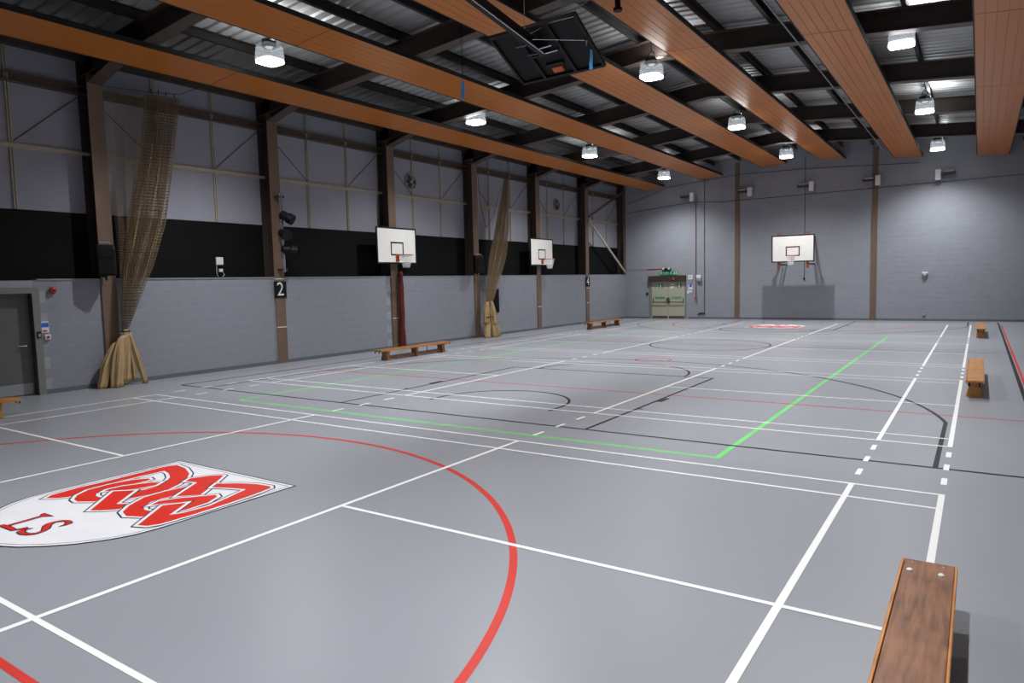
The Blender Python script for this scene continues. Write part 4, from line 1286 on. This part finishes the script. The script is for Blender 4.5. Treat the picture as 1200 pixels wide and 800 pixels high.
MB().cbox(-14.50, -14.40, YW - 0.04, YW - 0.001, 1.24, 1.36, 0.008).build('lower_switch', M['black_plastic'], t)

# boxes and papers right of the doors
t = thing('intruder_alarm', 'white panel with a grey keypad next to the cream doors', 'control panel', (-12.07, YW, 1.82))
MB().cbox(-12.20, -11.96, YW - 0.06, YW - 0.001, 2.02, 2.24, 0.01).build('panel', M['white_plastic'], t)
MB().cbox(-12.17, -11.99, YW - 0.05, YW - 0.001, 1.80, 2.00, 0.01).build('keypad', M['grey_plastic'], t)
MB().box(-12.14, -12.05, YW - 0.063, YW - 0.06, 2.10, 2.18).build('screen', M['grey_plastic'], t)
t = thing('hand_dryer', 'white and grey box beyond the red pipe by the cream doors', 'wall box', (-11.63, YW, 1.90))
MB().cbox(-11.76, -11.52, YW - 0.10, YW - 0.001, 2.08, 2.24, 0.015).build('top', M['white_plastic'], t)
MB().cbox(-11.74, -11.50, YW - 0.12, YW - 0.001, 1.92, 2.08, 0.015).build('base', M['grey_plastic'], t)
t = thing('paper_notice', 'white and blue paper notices below the alarm panel', 'notice', (-12.07, YW, 1.35))
MB().box(-12.20, -11.98, YW - 0.006, YW - 0.001, 1.52, 1.76).build('paper', M['white_plastic'], t)
MB().box(-12.16, -12.02, YW - 0.008, YW - 0.006, 1.62, 1.74).build('blue_print', M['sign_blue'], t)
MB().box(-12.26, -12.17, YW - 0.006, YW - 0.001, 1.30, 1.48).build('paper', M['white_plastic'], t)
MB().box(-12.14, -12.02, YW - 0.006, YW - 0.001, 1.36, 1.46).build('paper', M['white_plastic'], t)

t = thing('red_pipe', 'red pipe dropping down the end wall beside the cream doors', 'pipe', (-11.79, YW, 1.0))
MB().tube([(-11.79, YW - 0.03, 5.86), (-11.79, YW - 0.03, 1.05)], 0.02, 8).build('pipe', mat('pipe_red', '6b3a3a', 0.5), t)
MB().lathe([(0.06, 1.0), (0.06, 1.10), (0.03, 1.14)], (-11.79, YW - 0.062, 0), 10).build('end_cap', M['red_paint'], t)
t = thing('drop_conduit', 'dark conduit dropping down the end wall beside the red pipe', 'conduit', (-11.35, YW, 0.2))
MB().tube([(-11.35, YW - 0.02, 7.3), (-11.35, YW - 0.02, 0.25)], 0.014, 8).build('pipe', M['steel_dark'], t)
MB().tube([(-11.35, YW - 0.03, 0.26), (-11.48, YW - 0.03, 0.30), (-11.60, YW - 0.03, 0.28), (-11.70, YW - 0.03, 0.22)], 0.03, 8).build('outlet', M['black_metal'], t)
t = thing('lighting_flex', 'thin dark cord hanging down the end wall behind the goal', 'cord', (-6.6, YW, 1.9))
MB().tube([(-6.61, YW - 0.012, 7.55), (-6.60, YW - 0.012, 1.98)], 0.012, 6).build('cord', M['steel_dark'], t)
MB().lathe([(0.02, 1.98), (0.045, 1.95), (0.045, 1.90), (0.02, 1.88)], (-6.60, YW - 0.05, 0), 10).build('toggle', M['black_plastic'], t)
tag(MB().tube([(-15.6, YW - 0.055, 5.60), (-13.5, YW - 0.055, 5.80), (-11.9, YW - 0.055, 5.92), (-11.0, YW - 0.055, 5.86), (-10.4, YW - 0.055, 5.80), (-6.0, YW - 0.055, 5.83), (XR, YW - 0.055, 5.90)], 0.012, 6).build('strung_cable', M['steel_dark']), 'dark cable strung level across the end wall under the floodlights', 'cable')
tag(MB().tube([(-15.6, YW - 0.055, 6.05), (-13.2, YW - 0.055, 6.78), (-9.7, YW - 0.055, 7.05), (-6.7, YW - 0.055, 7.0), (-2.0, YW - 0.055, 6.75)], 0.012, 6).build('strung_cable', M['steel_dark']), 'dark cable rising across the end wall above the floodlights', 'cable')

# five wall floodlights: white box on a dark swivel arm
FL = [(-11.90, -1, 'white wall unit on a dark arm above the red pipe'), (-9.05, -1, 'white wall unit on a dark arm beside the brown strip nearer the cream doors'),
      (-6.28, -1, 'white wall unit on a dark arm above the goal on the end wall'), (-3.57, -1, 'white wall unit on a dark arm at the brown strip beyond the goal'),
      (-1.33, 1, 'white wall unit on a dark arm above the round sensor')]
for x, s, lab in FL:
    t = thing('swivel_floodlight', lab, 'wall unit', (x, YW, 5.92), group='white units along the top of the end wall')
    MB().cbox(x - 0.10, x + 0.10, YW - 0.40, YW - 0.20, 5.93, 6.36, 0.012).build('housing', M['white_plastic'], t)
    MB().bar((x, YW, 6.22), (x, YW - 0.22, 6.22), 0.05, 0.08).build('wall_bracket', M['black_metal'], t)
    MB().cbox(min(x + s * 0.12, x + s * 0.62), max(x + s * 0.12, x + s * 0.62), YW - 0.34, YW - 0.12, 6.14, 6.28, 0.02).build('swivel_arm', M['steel_dark'], t)
    MB().tube([(x + s * 0.16, YW - 0.345, 6.26), (x + s * 0.56, YW - 0.345, 6.26)], 0.012, 6).build('arm_tube', M['chrome'], t)
t = thing('alarm_sensor', 'round grey sensor with white cap on the end wall', 'sensor', (-1.72, YW, 1.86))
MB().lathe([(0.11, -0.001), (0.11, -0.05), (0.07, -0.11), (0.03, -0.13)], (-1.72, YW, 1.97), 16, 'Y').build('dome', M['grey_plastic'], t, smooth=True)
MB().cbox(-1.83, -1.61, YW - 0.12, YW - 0.001, 2.02, 2.11, 0.02).build('cap', M['white_plastic'], t)
tag(MB().cbox(-1.78, -1.66, YW - 0.05, YW - 0.001, 0.22, 0.32, 0.012).build('power_socket', M['grey_plastic']), 'small grey socket low on the end wall below the round sensor', 'socket')

# ================================================================== BENCHES
def bench(cx, ya, yb, label, top_m, edge_m, studs=False, width=0.27, height=0.31, dirflip=False):
    L = yb - ya
    t = thing('gym_bench', label, 'bench', (cx, (ya + yb) / 2, 0), group='wooden gym benches')
    yc = (ya + yb) / 2
    h = width / 2
    top = MB().cbox(cx - h + 0.02, cx + h - 0.004, ya, yb, height - 0.034, height, 0.004).build('seat_plank', top_m, t)
    MB().cbox(cx - h, cx - h + 0.016, ya, yb, height - 0.05, height + 0.001, 0.004).build('edge_strip', edge_m, t)
    MB().cbox(cx + h - 0.0035, cx + h + 0.010, ya, yb, height - 0.05, height - 0.001, 0.004).build('edge_strip', edge_m, t)
    ends = (ya + 0.32, yc, yb - 0.32)
    for i, y in enumerate(ends):
        dp = 0.045 if i == 1 else 0.06
        mb = MB().prism([(cx - h + 0.015, height - 0.036), (cx + h - 0.015, height - 0.036), (cx + h - 0.045, 0.16), (cx + h - 0.01, 0.03), (cx + h - 0.01, 0.0), (cx - h + 0.01, 0.0), (cx - h + 0.01, 0.03), (cx - h + 0.045, 0.16)],
                        lambda a, b: (a, y - dp, b), lambda a, b: (a, y + dp, b))
        mb.build('trestle_leg', top_m, t)
    MB().cbox(cx - 0.03, cx + 0.03, ya + 0.36, yb - 0.36, 0.035, 0.115, 0.005).build('balance_beam', M['bench_dark'], t)
    MB().tube([(cx, yc + 0.55, 0.115), (cx, yc + 0.55, height - 0.034)], 0.01, 6).build('tie_rod', M['hook_black'], t)
    for y, s in ((ya, -1), (yb, 1)):
        for q in (-0.07, 0.07):
            MB().box(cx + q - 0.012, cx + q + 0.012, min(y - s * 0.10, y + s * 0.02), max(y - s * 0.10, y + s * 0.02), height - 0.052, height - 0.036).box(cx + q - 0.012, cx + q + 0.012, min(y + s * 0.008, y + s * 0.02), max(y + s * 0.008, y + s * 0.02), height - 0.10, height - 0.052).build('hook', M['hook_black'], t)
    if studs:
        for q in (-0.085, 0.075):
            MB().lathe([(0.017, 0.0), (0.017, 0.006), (0.009, 0.012)], (cx + q, yb - 0.19, height), 14).build('stud', M['white_plastic'], top)
        for q in (-0.08, 0.08):
            MB().lathe([(0.007, 0.0), (0.007, 0.001)], (cx + q, yb - 0.05, height), 10).build('screw', M['rail_cream'], top)
    return t
bench(0.025, -6.05, -2.66, 'worn dark wooden gym bench with two white studs, over the end of a white line', M['bench_dark'], M['bench_edge'], True, width=0.285)
bench(0.215, 5.95, 9.45, 'light wooden gym bench along the white boundary line, halfway down the hall', M['bench_light'], M['bench_edge'], width=0.25)
bench(0.31, 18.4, 21.6, 'light wooden gym bench standing closest to the end wall, by the red and black lines', M['bench_light'], M['bench_edge'], width=0.25)
bench(-13.42, 6.22, 9.25, 'brown wooden gym bench standing before the red wrapped post', M['bench_mid'], M['bench_edge'], width=0.27)
bench(-13.50, 18.62, 21.9, 'brown wooden gym bench standing before the number 4 post', M['bench_dark'], M['bench_edge'], width=0.27)
bench(-13.40, -5.75, -2.42, 'light wooden gym bench standing before the grey door', M['bench_light'], M['bench_edge'], width=0.27)
